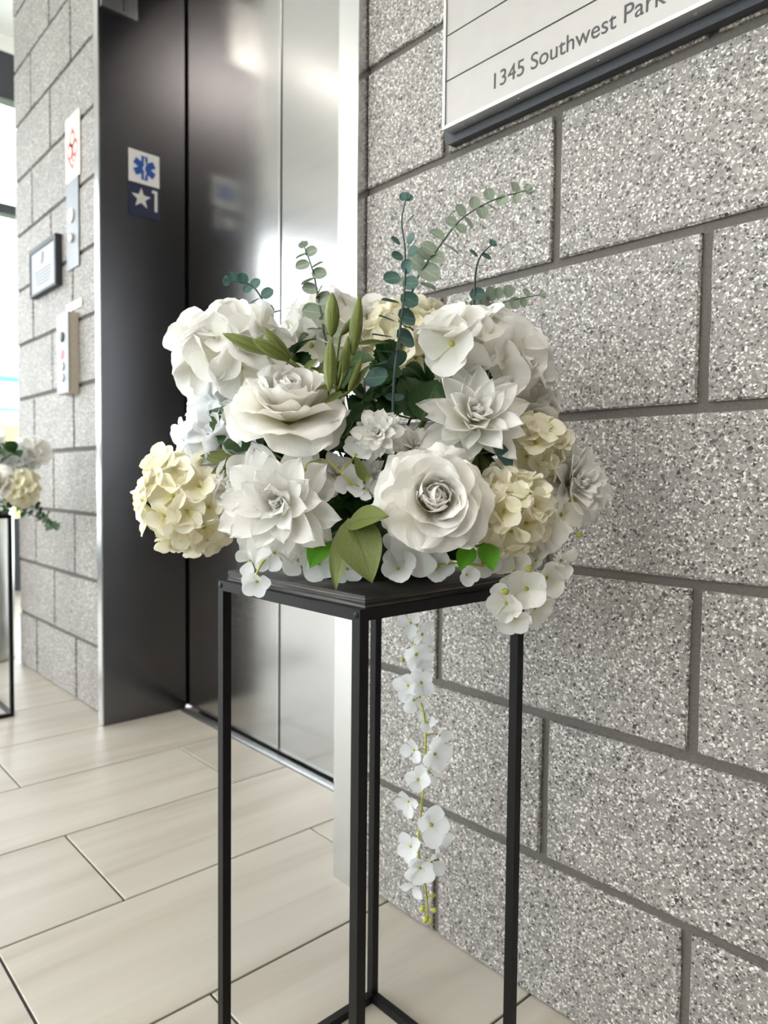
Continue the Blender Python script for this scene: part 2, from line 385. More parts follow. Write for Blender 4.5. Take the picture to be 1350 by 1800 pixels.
storefront('fill_window', 'y', YF, XL, 1.2, [XL, -3.3, -2.2, -1.1, 0, 1.2], [.75], 2.95, 'added unseen window across the lobby, lighting the bouquet front')  # unseen glazing, added and sized to light the flowers from the camera side
struct(box('wall_front', 'beige_paint', (1.2, XR, YF, YF+.1, 0, ZC)))
struct(box('wall_right', 'shaded_wall', (XR, XR+.1, YF, .3, 0, ZC)))  # unseen wall kept dark so the jamb reflects a dim room
struct(box('wall_left', 'white_paint', (XL, -2.44, 2.6, 2.7, 0, ZC)))
struct(box('wall_return', 'white_paint', (-2.44, -2.40, .301, 2.6, 0, ZC)))

# outside
g = box('ground', 'pave', (-60, 40, -60, 40, -.30, -.12)); struct(g)
lw = MB(); lw.v = [(-16, 1, -.12), (-16, 6, -.12), (-16, 6, 1.9), (-16, 1, 1.9), (-13, 1, 1.6), (-13, 6, 1.6), (-11, 1, -.115), (-11, 6, -.115)]; lw.f = [(0, 1, 2, 3), (3, 2, 5, 4), (4, 5, 7, 6), (0, 6, 7, 1), (0, 3, 4, 6), (1, 7, 5, 2)]
tag(lw.build('lawn', 'grass'), 'lime grass bank outside the window', 'lawn')
def outside_building():
    t = empty('teal_building', (-30, 7, 0)); tag(t, 'pale teal building seen through the window', 'building')
    MB().box(-4, 0, -8, 10, -.1, 4.5).build('wall', 'teal', t)
    MB().box(-4.2, .25, -8.2, 10.2, 4.5, 5.1).build('roof', 'slate', t)
    for i in range(8):
        for z in (2.2, 3.35):
            box('window', 'teal_glass', (-.02, .06, -7.5+i*2.2, -5.7+i*2.2, z, z+1.0), t)
outside_building()

# ------------------------------------------------------------------ elevator
YD = .232
def elevator():
    t = struct(empty('door_1'), 'brushed steel elevator doors in a steel frame')
    seam = -.992
    box('door_panel', 'steel', (DX0-.06, seam-.003, YD, YD+.04, .012, DZ+.02), t)
    p = box('door_panel', 'steel', (seam+.003, DX1+.06, YD, YD+.04, .012, DZ+.02), t)
    box('seam_strip', 'steel_frame', (seam-.010, seam-.004, YD-.002, YD, .012, DZ), t)
    box('dark_shaft', 'black', (DX0-.06, DX1+.06, YD+.05, YD+.06, 0, DZ+.05), t)
    # left jamb: return face plus front strip ; right jamb ; header
    mb = MB(); mb.box(FX0, DX0, -.034, .225, 0, DZ+.05); mb.build('jamb', 'steel_shaded', t)
    box('jamb_face', 'steel_frame', (FX0-.001, DX0-.004, -.036, -.034, .002, DZ+.05), t)
    box('jamb_edge', 'steel_frame', (DX0-.004, DX0+.0015, -.037, -.033, .002, DZ+.05), t)
    mb = MB(); mb.box(DX1, FX1, -.020, .225, 0, DZ+.05); mb.build('jamb', 'steel_frame', t)
    mb = MB(); mb.box(DX0, DX1, -.03, .225, DZ, DZ+.058); mb.build('header', 'steel_shaded', t)
    s = box('sill', 'sill', (DX0, DX1, .205, .30, -.05, .001), t)
    for y in (.210, .218, .226): box('groove', 'alu', (DX0+.002, DX1-.002, y, y+.003, .001, .0035), t)
elevator()

def hall_lantern():
    t = empty('hall_lantern', (DX0, .025, 2.04)); tag(t, 'flat grey hall lantern mounted high on the elevator jamb', 'lantern')
    box('housing', 'steel_frame', (0, .006, -.052, .052, 0, .20), t)
    box('divider', 'black', (.006, .0068, .008, .012, .008, .2), t)
hall_lantern()

def jamb_plate():
    # two braille floor plates on the left jamb (face +x)
    X = DX0
    t = empty('emergency_plate', (X, .096, 1.584)); tag(t, 'white square plate with blue medical star on elevator jamb', 'sign')
    box('backing', 'white_plate', (0, .003, -.046, .046, 0, .092), t)
    sm = MB()
    c = .046
    for k in range(3):
        a = k*PI/3
        d = Vector((0, math.sin(a), math.cos(a))); e = Vector((0, math.cos(a), -math.sin(a)))
        o = len(sm.v)
        for x in (.003, .0042):
            for sx, sy in ((-1, -1), (1, -1), (1, 1), (-1, 1)):
                v = Vector((x+k*.0002, 0, c)) + d*(.034*sy) + e*(.0095*sx); sm.v.append(tuple(v))
        sm.f += [(o+4, o+5, o+6, o+7)] + [(o+i, o+(i+1) % 4, o+(i+1) % 4+4, o+i+4) for i in range(4)]
    star = sm.build('medical_star', 'blue', t)
    # staff and snake inside the star
    MB().tube([(.0050, 0, c-.03), (.0050, 0, c+.03)], .0013, 5).build('staff', 'white_plate', star)
    MB().tube([(.0050, .005*math.sin(i*.9), c-.02+i*.0036) for i in range(12)], .0011, 5).build('snake', 'white_plate', star)
    t = empty('floor_plate', (X, .096, 1.489)); tag(t, 'navy square plate with silver star and number one', 'sign')
    box('backing', 'navy', (0, .003, -.046, .046, 0, .094), t)
    pts = []
    for i in range(10):
        r = .030 if i % 2 == 0 else .0125; a = PI/2 + i*PI/5; pts.append((r*math.cos(a)-.010, r*math.sin(a)+.052))
    sm = MB(); o = 0
    sm.v = [(.003, y, z) for y, z in pts] + [(.0045, y, z) for y, z in pts] + [(.0045, -.010, .052)]
    sm.f = [(i, (i+1) % 10, (i+1) % 10+10, i+10) for i in range(10)] + [(20, 10+i, 10+(i+1) % 10) for i in range(10)]
    sm.build('star', 'silver_tag', t)
    one = MB(); one.box(.003, .0045, .031, .039, .024, .084); one.box(.003, .0046, .023, .034, .076, .084); one.build('numeral', 'silver_tag', t)
jamb_plate()

# ------------------------------------------------------------------ writing
def text_mesh(name, body, size, mat, parent, loc, align='LEFT', rot=(PI/2, 0, 0), width=None, depth=.0003):
    cu = bpy.data.curves.new(name, 'FONT'); cu.body = body; cu.size = size; cu.align_x = align; cu.extrude = depth
    tmp = bpy.data.objects.new('tmp', cu); COL.objects.link(tmp)
    dg = bpy.context.evaluated_depsgraph_get(); me = bpy.data.meshes.new_from_object(tmp.evaluated_get(dg))
    bpy.data.objects.remove(tmp); bpy.data.curves.remove(cu)
    me.materials.clear(); me.materials.append(M[mat])
    if width:
        xs = [v.co.x for v in me.vertices]; k = width/(max(xs)-min(xs))
        for v in me.vertices: v.co.x *= k
    o = link(name, me, parent); o.location = loc; o.rotation_euler = rot
    return o

def directory_sign():
    t = empty('directory_sign', (-.176, 0, 1.24)); tag(t, 'silver building directory sign with dark grey lettering on block wall', 'sign')
    W, Ht = .62, .72
    # rounded dark backer
    pts = []
    x0, x1, z0, z1, r = -.016, W+.016, -.012, Ht+.012, .012
    for cx, cz, a0 in ((x1-r, z0+r, -PI/2), (x1-r, z1-r, 0), (x0+r, z1-r, PI/2), (x0+r, z0+r, PI)):
        for i in range(6): a = a0+i*PI/10; pts.append((cx+r*math.cos(a), cz+r*math.sin(a)))
    MB().prism(pts, -.0145, -.001).build('backer', 'dark_paint', t)
    MB().box(.004, W-.004, -.022, -.014, .004, Ht-.004).build('core', 'black', t)
    fr = MB(); e = .0045; y0, y1 = -.036, -.016
    fr.box(0, W, y0, y1, 0, e); fr.box(0, W, y0, y1, Ht-e, Ht); fr.box(0, e, y0, y1, e, Ht-e); fr.box(W-e, W, y0, y1, e, Ht-e)
    fr.build('frame', 'alu', t)
    sh = .0645; z = e+.0005; k = 0
    while z < Ht-e-.01:
        z1_ = min(z+sh-.0022, Ht-e-.0005)
        p = box('strip', 'panel', (e+.0006, W-e-.0006, -.0335, -.024, z, z1_), t)
        if k == 0: text_mesh('lettering', '1345 Southwest Park', .0300, 'ink', p, (.089, -.0337, .0235), width=.246)
        z += sh; k += 1
    for x in (.03, .13, .25, .37, .49): box('screw', 'alu', (x, x+.003, -.026, -.023, -.0008, .0006), t)
directory_sign()

def left_wall_signs():
    t = empty('fire_sign', (-1.807, 0, 1.66)); tag(t, 'cream notice with red emblem on block wall beside elevator', 'sign')
    box('backing', 'cream_plate', (-.062, .062, -.004, -.0008, 0, .20), t)
    em = MB()
    for cx, cz, r in ((0, .125, .024), (-.024, .092, .024), (.024, .092, .024)):
        pts = [(cx+r*math.cos(a*PI/8), cz+1.15*r*math.sin(a*PI/8)) for a in range(16)]; inn = [(cx+.62*(x-cx), cz+.62*(z-cz)) for x, z in pts]
        o = len(em.v); em.v += [(x, -.0046, z) for x, z in pts] + [(x, -.0046, z) for x, z in inn] + [(x, -.004, z) for x, z in pts]
        em.f += [(o+i, o+(i+1) % 16, o+16+(i+1) % 16, o+16+i) for i in range(16)] + [(o+i, o+32+i, o+32+(i+1) % 16, o+(i+1) % 16) for i in range(16)]
    em.prism([(-.006, .055), (.006, .055), (.006, .10), (-.006, .10)], -.0047, -.004)
    em.prism([(-.035, .065), (0, .028), (.035, .065), (.028, .07), (0, .042), (-.028, .07)], -.0047, -.004)
    em.prism([(-.010, .145), (.010, .145), (0, .168)], -.0047, -.004)
    em.build('emblem', 'red', t)
    for i in range(3): box('text_line', 'ink', (-.048, .048-.012*i, -.0044, -.004, .190-.008*i, .1915-.008*i), t)
    t = empty('key_switch_plate', (-1.81, 0, 1.385)); tag(t, 'narrow steel plate with keyhole and round lens on block wall', 'switch plate')
    box('plate', 'grey_plate', (-.055, .052, -.005, -.0008, 0, .275), t)
    MB().lathe([(.022, 0), (.022, .004), (.014, .006), (.002, .0065)], 18).build('lens', 'white_plate', t, True).matrix_local = Matrix.Translation((-.006, -.005, .165)) @ Matrix.Rotation(PI/2, 4, 'X')
    MB().lathe([(.014, 0), (.014, .006), (.009, .009), (.004, .009)], 16).build('key_cylinder', 'silver_tag', t, True).matrix_local = Matrix.Translation((-.004, -.005, .095)) @ Matrix.Rotation(PI/2, 4, 'X')
    t = empty('framed_notice', (-2.063, 0, 1.355)); tag(t, 'small framed silver notice with dark border on block wall', 'sign')
    fr = MB(); a, b, h, e = -.135, .140, .165, .016
    for d in ((a, b, -.022, -.001, 0, e*.5), (a, b, -.022, -.001, h-e, h), (a, a+e*.6, -.022, -.001, e*.5, h-e), (b-e*.9, b, -.022, -.001, e*.5, h-e)): fr.box(*d)
    fr.build('frame', 'dark_paint', t)
    box('panel', 'grey_plate', (a+e*.6, b-e*.9, -.019, -.001, e*.5, h-e), t)
    em = MB().prism([(-.012, .095), (.004, .10), (.014, .13), (.002, .138), (-.006, .12)], -.0196, -.019); em.build('emblem', 'ink', t)
    for i in range(5): box('text_line', 'ink', (-.09+.006*i, .09-.004*i, -.0194, -.019, .074-.011*i, .077-.011*i), t)
    t = empty('notice_label', (-1.812, 0, 1.256)); tag(t, 'small cream label just above the elevator call station', 'label')
    box('backing', 'cream_plate', (-.07, .07, -.003, -.0008, 0, .026), t)
    for i in range(2): box('text_line', 'ink', (-.05, .05, -.0034, -.003, .008+.009*i, .0105+.009*i), t)
    t = empty('call_station', (-1.838, 0, .99)); tag(t, 'raised elevator call station box with steel face and tan sides', 'call panel')
    box('housing', 'tan', (-.045, .062, -.030, -.0008, 0, .252), t)
    box('face_plate', 'grey_plate', (-.046, .0635, -.033, -.030, .001, .251), t)
    def btn(name, x, z, r, m): MB().lathe([(r, 0), (r, .003), (r*.8, .0045), (.001, .005)], 16).build(name, m, t, True).matrix_local = Matrix.Translation((x, -.033, z)) @ Matrix.Rotation(PI/2, 4, 'X')
    btn('indicator_lens', .01, .178, .016, 'black'); btn('button', .01, .085, .013, 'silver_tag'); btn('button', .01, .05, .013, 'silver_tag')
    ring = MB()
    for i in range(14):
        a, b = 2*PI*i/14, 2*PI*(i+1)/14
        o = len(ring.v)
        for y in (-.0336,):
            for r in (.010, .015):
                ring.v += [(.01+r*math.cos(a), y, .122+r*math.sin(a)), (.01+r*math.cos(b), y, .122+r*math.sin(b))]
        ring.f.append((o, o+1, o+3, o+2))
    ring.prism([(-.004, .112), (0, .108), (.024, .132), (.020, .136)], -.0337, -.033)
    ring.build('red_mark', 'red', t)
left_wall_signs()

def waste_bin():
    t = empty('waste_bin', (-2.60, -.10, 0)); tag(t, 'round brushed steel waste bin behind the left flower stand', 'bin')
    MB().lathe([(.118, 0), (.12, .01), (.12, .64)], 32).build('body', 'alu', t, True)
    MB().lathe([(.124, .64), (.124, .70), (.10, .735), (.06, .74)], 32).build('lid', 'dark_paint', t, True)
waste_bin()

# ------------------------------------------------------------------ stands
TW = .0108
def flower_stand(loc, rz, label):
    t = empty('flower_stand', loc, rz); tag(t, label, 'stand', 'black metal flower stands')
    s = .1175; h = TW/2; top = .6105
    for sx in (-1, 1):
        for sy in (-1, 1):
            box('leg', 'black_metal', (sx*s-h, sx*s+h, sy*s-h, sy*s+h, 0, top-TW), t)
    for z0 in (0, top-TW):
        n = 'top_rail' if z0 else 'base_rail'
        zz = .0 if z0 == 0 else z0
        for sgn in (-1, 1):
            lo = -s-h if z0 else -s+h
            box(n, 'black_metal', (lo, -lo, sgn*s-h, sgn*s+h, zz, zz+TW), t)
            box(n, 'black_metal', (sgn*s-h, sgn*s+h, -s+h, s-h, zz, zz+TW), t)
    for sx in (-1, 1):
        MB().lathe([(.003, 0), (.003, .0008), (.001, .0012)], 10).build('rivet', 'black_metal', t).matrix_local = Matrix.Translation((sx*s, -s-h, top-TW/2)) @ Matrix.Rotation(PI/2, 4, 'X')
    return t
flower_stand((-.038, -.2875, 0), math.radians(1), 'tall black square-tube metal stand holding the large bouquet')
flower_stand((-1.893, -.325, 0), 0, 'black metal stand at far left holding the second bouquet')
def board(loc, rz, label):
    t = empty('wooden_board', loc, rz); tag(t, label, 'board', 'dark wooden boards on the stands')
    s = .1165
    for i in range(3):
        z0 = i*.0038; d = (.0, .0008, .0003)[i]
        box('ply', 'wood', (-s+d, s-d, -s+d, s-d, z0, z0+.0037), t)
board((-.036, -.286, .6106), math.radians(1.5), 'dark stained wooden board under the large bouquet')
board((-1.893, -.325, .6106), 0, 'dark wooden board under the second bouquet at far left')

# ------------------------------------------------------------------ flowers: geometry
def P(u, v, d):
    return CAM + FW*d + RT*((u-675)/FPX*d) + UP*((900-v)/FPX*d)
def dirw(a): return (RT*a[0] + UP*a[1] - FW*a[2]).normalized()
PROF = dict(
    rose=lambda t: .30+.70*math.sin(min(1, t/.72)*PI/2) if t < .72 else 1-.10*((t-.72)/.28)**2,
    round=lambda t: .16+.84*math.sin(min(1, t/.65)*PI/2)**1.2 if t < .65 else 1-.32*((t-.65)/.35)**2,
    point=lambda t: max(.03, (.38+.62*math.sin(min(1, t/.55)*PI/2)) if t < .55 else math.cos((t-.55)/.45*PI/2)**.72),
    obl=lambda t: max(.06, (.34+.66*math.sin(min(1, t/.6)*PI/2)) if t < .6 else math.cos((t-.6)/.4*PI/2)**.5),
    oval=lambda t: max(.03, math.sin(PI*min(1, max(0, t))**.82)**.62),
    leaf=lambda t: max(.015, math.sin(PI*t**.75)**.85),
    disc=lambda t: max(.04, math.sqrt(max(0, 1-(2*t-1)**2))),
)
def petal(name, mat, L, W, prof='round', cup=.5, curl=(0.3, 0), ruf=0., tipk=.12, seed=0, nu=8, nv=9, fold=0., serr=0., notch=0.):
    rg = random.Random(seed); ph = rg.uniform(0, 6); ph2 = rg.uniform(0, 6); fr = rg.uniform(2.0, 3.4)
    skew = rg.uniform(-.12, .12)
    mb = MB(); pf = PROF[prof]
    y = z = 0.0; cl = []
    fine = 60
    for i in range(fine+1):
        t = i/fine; a = curl[0]*t + curl[1]*t**3
        cl.append((y, z, a)); y += L/fine*math.cos(a); z += L/fine*math.sin(a)
    for j in range(nv+1):
        for i in range(nu+1):
            s = -1+2*i/nu; t = j/nv
            te = t*(1-tipk*s*s*t) - notch*math.exp(-(s*4)**2)*t**4
            te = max(0, min(1, te)); k = te*fine; k0 = int(min(fine-1, k)); fk = k-k0
            cy, cz, a = (cl[k0][m]*(1-fk)+cl[k0+1][m]*fk for m in range(3))
            wd = W*pf(t)*(1+(serr*(1 if j % 2 else -1) if abs(s) > .99 and 0 < j < nv else 0))
            c = cup*(.6+.4*t)
            if abs(c) > 1e-3: x, nn = wd*math.sin(c*s)/c, wd*(1-math.cos(c*s))/c
            else: x, nn = wd*s, 0
            nn += fold*wd*abs(s)
            nn += ruf*L*t*t*(math.sin(fr*s*PI+ph)*abs(s)**.6*.7 + .35*math.sin(2.1*fr*s+ph2))
            x += skew*L*t*t*.5
            mb.v.append((x, cy-nn*math.sin(a), cz+nn*math.cos(a)))
    n = nu+1
    mb.f = [(j*n+i, j*n+i+1, (j+1)*n+i+1, (j+1)*n+i) for j in range(nv) for i in range(nu)]
    me = mb.mesh(name, mat, True)
    uv = me.uv_layers.new(name='UVMap')
    for lp in me.loops:
        vi = lp.vertex_index; uv.data[lp.index].uv = (-1+2*(vi % n)/nu, (vi//n)/nv)
    return me
def place_petal(me, parent, phi, r0, z0, el, sc=1.0, roll=0., twist=0., name=None):
    o = link(name or 'petal', me, parent)
    o.matrix_local = Matrix.Rotation(phi, 4, 'Z') @ Matrix.Translation((0, r0, z0)) @ Matrix.Rotation(el, 4, 'X') @ Matrix.Rotation(roll, 4, 'Y') @ Matrix.Rotation(twist, 4, 'Z') @ Matrix.Scale(sc, 4)
    return o
FOAM = Vector((-.04, -.29, .665))
def flower_root(name, pos, facing, spin=0.):
    o = link(name, None); o.empty_display_size = .01
    q = facing.to_track_quat('Z', 'Y') @ Quaternion((0, 0, 1), spin)
    o.rotation_mode = 'QUATERNION'; o.rotation_quaternion = q; o.location = pos
    return o
def world_of(o): return Matrix.Translation(o.location) @ o.rotation_quaternion.to_matrix().to_4x4()
def add_stem(root, back=.0, r=.0022, mat='stem', target=None):
    mi = world_of(root).inverted(); tg = mi @ (target or FOAM)
    a = Vector((0, 0, -back)); b = Vector((0, 0, -back-.03))
    pts = [a.lerp(b, t)*(1-t)+b.lerp(tg, t)*t for t in [i/7 for i in range(8)]]
    return MB().tube(pts, r, 6).build('stem', mat, root, True)

# petal libraries, unit size = 1 (scaled per object)
LIB = {}
def lib(key, n, **k):
    LIB[key] = [petal('petal', seed=hash(key) % 97 + i*13 if False else sum(map(ord, key))+i*13, **k) for i in range(n)]
lib('rose_core', 4, mat='petal_rose', L=1, W=.54, prof='rose', cup=1.7, curl=(.2, .7), ruf=.03, tipk=.16, nu=12)
lib('rose_in', 4, mat='petal_rose', L=1, W=.58, prof='rose', cup=1.5, curl=(.3, -.1), ruf=.035, tipk=.16, nu=12)
lib('rose_mid', 5, mat='petal_rose', L=1, W=.58, prof='rose', cup=1.0, curl=(.5, -1.0), ruf=.055, tipk=.16, nu=12, nv=10)
lib('rose_out', 6, mat='petal_rose', L=1, W=.64, prof='rose', cup=.5, curl=(.5, -1.4), ruf=.085, tipk=.17, nu=12, nv=11)
lib('dahlia_in', 3, mat='petal_white', L=1, W=.30, prof='point', cup=1.2, curl=(.3, .5), ruf=.02, tipk=.05)
lib('dahlia', 6, mat='petal_white', L=1, W=.27, prof='obl', cup=.7, curl=(.45, -.8), ruf=.035, tipk=.06, nv=11)
lib('dahlia_tip', 6, mat='petal_white', L=1, W=.255, prof='point', cup=.95, curl=(.35, -.2), ruf=.03, tipk=.03, nv=11)
lib('cream', 5, mat='petal_cream', L=1, W=.52, prof='round', cup=.5, curl=(.5, -.7), ruf=.07, tipk=.14, nu=6, nv=6)
lib('cream_w', 5, mat='petal_white', L=1, W=.52, prof='round', cup=.5, curl=(.5, -.7), ruf=.07, tipk=.14, nu=6, nv=6)
lib('big', 6, mat='petal_white', L=1, W=.60, prof='round', cup=.55, curl=(.45, -.6), ruf=.045, tipk=.16, nu=9, nv=9)
lib('cool', 5, mat='petal_cool', L=1, W=.50, prof='round', cup=.6, curl=(.4, -.4), ruf=.05, tipk=.15, nu=7, nv=7)
lib('cool_big', 5, mat='petal_cool', L=1, W=.58, prof='round', cup=.5, curl=(.4, -.6), ruf=.05, tipk=.15, nu=8, nv=8)
def pick(k): return rnd.choice(LIB[k])

def rose(pos, R, facing, label, spin=0, open_=1.0):
    t = flower_root('rose', pos, facing, spin); tag(t, label, 'flower', 'white silk roses')
    ga = 2.399
    k = 0
    def ring(key, n, el, r0, z0, sc, j=.12):
        nonlocal k
        for i in range(n):
            phi = k*ga + rnd.uniform(-.15, .15); k += 1
            place_petal(pick(key), t, phi, r0*R, z0*R, el+rnd.uniform(-j, j), sc*R*rnd.uniform(.92, 1.07), rnd.uniform(-.12, .12), rnd.uniform(-.1, .1))
    heart = MB().lathe([(.05*R, 0), (.12*R, .15*R), (.14*R, .32*R), (.11*R, .46*R), (.05*R, .54*R), (.01*R, .56*R)], 16).build('heart', 'petal_rose', t, True)
    ring('rose_core', 3, 1.62, .06, .08, .52, .05)
    ring('rose_core', 3, 1.46, .13, .06, .62, .09)
    ring('rose_in', 4, 1.46, .13, .05, .60, .08)
    ring('rose_in', 4, 1.28, .16, .0, .66, .10)
    ring('rose_in', 4, 1.06, .18, -.06, .76, .14)
    ring('rose_mid', 5, .90, .14, -.10, .82, .16)
    ring('rose_mid', 6, .62*open_, .12, -.15, .92, .2)
    ring('rose_out', 6, .36*open_, .10, -.20, .98, .2)
    ring('rose_out', 5, .06*open_, .08, -.24, 1.04, .2)
    MB().lathe([(.03*R, -.42*R), (.14*R, -.34*R), (.20*R, -.22*R), (.10*R, -.14*R)], 10).build('calyx', 'stem', t, True)
    add_stem(t, .4*R)
    return t
def dahlia(pos, R, facing, label, spin=0, pointed=False, group='white silk dahlias', dense=1.0, name='dahlia'):
    t = flower_root(name, pos, facing, spin); tag(t, label, 'flower', group)
    key = 'dahlia_tip' if pointed else 'dahlia'
    for n, el, r0, z0, sc, ky in ((4, 1.45, -.04, .06, .34, 'dahlia_in'), (6, 1.25, -.03, .04, .44, 'dahlia_in'), (8, 1.0, 0, .02, .58, key), (9, .72, .03, -.03, .74, key), (10, .45, .05, -.08, .88, key), (10, .18, .06, -.13, .97, key), (7, -.10, .06, -.18, 1.0, key)):
        n = max(3, int(n*dense)); ph = rnd.uniform(0, 6)
        for i in range(n):
            place_petal(pick(ky), t, ph+2*PI*i/n+rnd.uniform(-.14, .14), r0*R, z0*R, el+rnd.uniform(-.15, .15), sc*R*rnd.uniform(.88, 1.1), rnd.uniform(-.3, .3), rnd.uniform(-.12, .12))
    MB().lathe([(.03*R, -.40*R), (.15*R, -.32*R), (.18*R, -.2*R), (.10*R, -.12*R)], 10).build('calyx', 'stem', t, True)
    add_stem(t, .38*R)
    return t
def floret(parent, mloc, key, L, n=4, el=.25, pedicel=0., center='petal_cream', stem='stem_y'):
    mb = MB(); mb.lathe([(.02*L, -.06*L), (.09*L, -.02*L), (.10*L, .04*L), (.04*L, .09*L)], 7)
    if pedicel: mb.tube([(0, 0, 0), (0, 0, -pedicel*.5), (.02*pedicel, 0, -pedicel)], .05*L, 5)
    me = mb.mesh('floret', stem, True); o = link('floret', me, parent); o.matrix_local = mloc
    ph = rnd.uniform(0, 6)
    for i in range(n):
        place_petal(pick(key), o, ph+2*PI*i/n+rnd.uniform(-.18, .18), .03*L, 0, el+rnd.uniform(-.22, .25), L*rnd.uniform(.9, 1.1), rnd.uniform(-.18, .18))
    return o
def hydrangea(pos, R, L, n, facing, label, key='cream', spread=1.95, scale=(1, 1, 1), group='hydrangea heads', el=.25, np_=4, spin=0, center=None):
    t = flower_root('hydrangea', pos, facing, spin); tag(t, label, 'flower', group)
    rr = R - L*.45
    for i in range(n):
        ct = 1-(1-math.cos(spread))*(i+.5)/n; st = math.sqrt(max(0, 1-ct*ct)); ph = i*2.39996
        d = Vector((st*math.cos(ph)*scale[0], st*math.sin(ph)*scale[1], ct*scale[2]))
        p = d*rr*rnd.uniform(.9, 1.08)
        f = (d.normalized() + Vector((rnd.uniform(-.35, .35), rnd.uniform(-.35, .35), rnd.uniform(-.2, .35)))).normalized()
        m = Matrix.Translation(p) @ (f.to_track_quat('Z', 'Y') @ Quaternion((0, 0, 1), rnd.uniform(0, 6))).to_matrix().to_4x4()
        floret(t, m, key, L*rnd.uniform(.88, 1.1), rnd.choice((np_, np_, np_+1)) if np_ > 3 else np_, el, p.length*.8)
    add_stem(t, 0, .0026)
    return t
def S(px, d): return px*d/FPX

# ---- floral foam core
fo = MB().lathe([(.075, 0), (.085, .02), (.085, .05), (.07, .075), (.03, .085)], 20).build('floral_foam', 'foam', None, True)
fo.location = (-.04, -.288, .6222); tag(fo, 'dark green floral foam hidden among the stems of the large bouquet', 'foam')

# ---- big white hydrangeas at the back
hydrangea(P(418, 626, .77), S(104, .77), S(58, .77), 15, dirw((-.35, .5, .8)), 'large-petalled white hydrangea at the upper left, behind the lily buds', 'big', 1.5, (1.1, .7, .8), 'white hydrangeas', .2, 4)
hydrangea(P(585, 612, .86), S(92, .86), S(52, .86), 15, dirw((0, .8, .6)), 'white hydrangea behind the two upright lily buds', 'big', 1.7, (1.1, .9, .9), 'white hydrangeas', .25, 4)
hydrangea(P(715, 604, .84), S(84, .84), S(36, .84), 34, dirw((0, .75, .7)), 'cream yellow hydrangea behind the tall dark eucalyptus stem', 'cream', 1.9, (1.05, .9, .9), 'cream hydrangeas', .3)
hydrangea(P(655, 598, .88), S(75, .88), S(36, .88), 24, dirw((-.2, .75, .7)), 'pale hydrangea between the lily buds and the dark eucalyptus', 'cream_w', 1.9, (1, .9, .9), 'white hydrangeas', .3)
hydrangea(P(852, 650, .80), S(108, .80), S(58, .80), 19, dirw((.35, .6, .7)), 'large-petalled white hydrangea at the upper right against the block wall', 'big', 1.75, (.9, .9, .9), 'white hydrangeas', .15, 4)
hydrangea(P(912, 712, .82), S(68, .82), S(46, .83), 14, dirw((.75, .4, .5)), 'white hydrangea with broad petals right of the pointed dahlia', 'big', 1.8, (1, 1, .9), 'white hydrangeas', .2, 4)
hydrangea(P(795, 615, .735), S(62, .735), S(60, .735), 3, dirw((-.1, .55, .8)), 'single creamy open blossom above the dark leaf, upper right', 'big', .5, (1, 1, .9), 'white hydrangeas', .35, 4)
# ---- cream hydrangea balls
hydrangea(P(338, 880, .76), S(92, .76), S(36, .76), 46, dirw((-.35, .1, .9)), 'round cream hydrangea head sticking out at the far left', 'cream', 2.2, (1, 1, 1), 'cream hydrangeas', .25)
hydrangea(P(893, 898, .715), S(76, .715), S(35, .715), 34, dirw((.35, .1, .9)), 'cream hydrangea head right of the large open rose', 'cream', 2.1, (1, 1, 1), 'cream hydrangeas', .25)
hydrangea(P(935, 790, .775), S(66, .775), S(33, .775), 30, dirw((.5, .3, .8)), 'small cream hydrangea right of and below the pointed dahlia', 'cream', 2.0, (1, 1, 1), 'cream hydrangeas', .25)
# ---- cool white cluster at the left
hydrangea(P(398, 788, .77), S(84, .77), S(36, .77), 36, dirw((-.4, .3, .8)), 'cool white cluster of small blossoms left of the upper rose', 'cool', 1.9, (1, .8, .9), 'white hydrangeas', .4, 5)
hydrangea(P(425, 852, .735), S(52, .735), S(42, .735), 8, dirw((-.1, .4, .9)), 'rounded white petals between the cream ball and the large dahlia', 'big', 1.4, (1, 1, .8), 'white hydrangeas', .2, 4)
hydrangea(P(395, 700, .84), S(58, .84), S(44, .84), 9, dirw((-.5, .2, .8)), 'cool white blossoms in the shade under the upper left hydrangea', 'cool_big', 1.7, (1, 1, .9), 'white hydrangeas', .25, 4)
# ---- roses
rose(P(507, 722, .70), S(98, .70), dirw((.10, .78, .60)), 'white rose on its side above the large dahlia, upper left', 1.0, 1.0)
rose(P(762, 880, .665), S(92, .665), dirw((.0, .22, 1)), 'large open white rose at the front centre', 2.0, 1.05)
# ---- dahlias
dahlia(P(492, 885, .68), S(112, .68), dirw((-.12, -.02, 1)), 'large white dahlia at the lower left front', .3)
dahlia(P(832, 738, .715), S(104, .715), dirw((.12, .35, .9)), 'white dahlia with pointed petals, right of centre', 1.1, True)
dahlia(P(1006, 852, .775), S(88, .775), dirw((.5, .1, .85)), 'white dahlia at the far right edge near the block wall', 2.0)
dahlia(P(664, 762, .69), S(48, .69), dirw((-.15, .2, 1)), 'small double white blossom at the centre of the bouquet', .4, False, 'small double blossoms', .8, 'double_blossom')
dahlia(P(728, 785, .715), S(46, .715), dirw((.3, .55, .7)), 'small double white blossom just above the large open rose', .9, True, 'small double blossoms', .8, 'double_blossom')
dahlia(P(592, 832, .70), S(44, .70), dirw((.35, .35, .8)), 'small double white blossom right of the large dahlia', 1.5, False, 'small double blossoms', .7, 'double_blossom')
dahlia(P(650, 838, .72), S(40, .72), dirw((-.2, .2, .9)), 'small double white blossom left of the large open rose', 2.2, True, 'small double blossoms', .7, 'double_blossom')

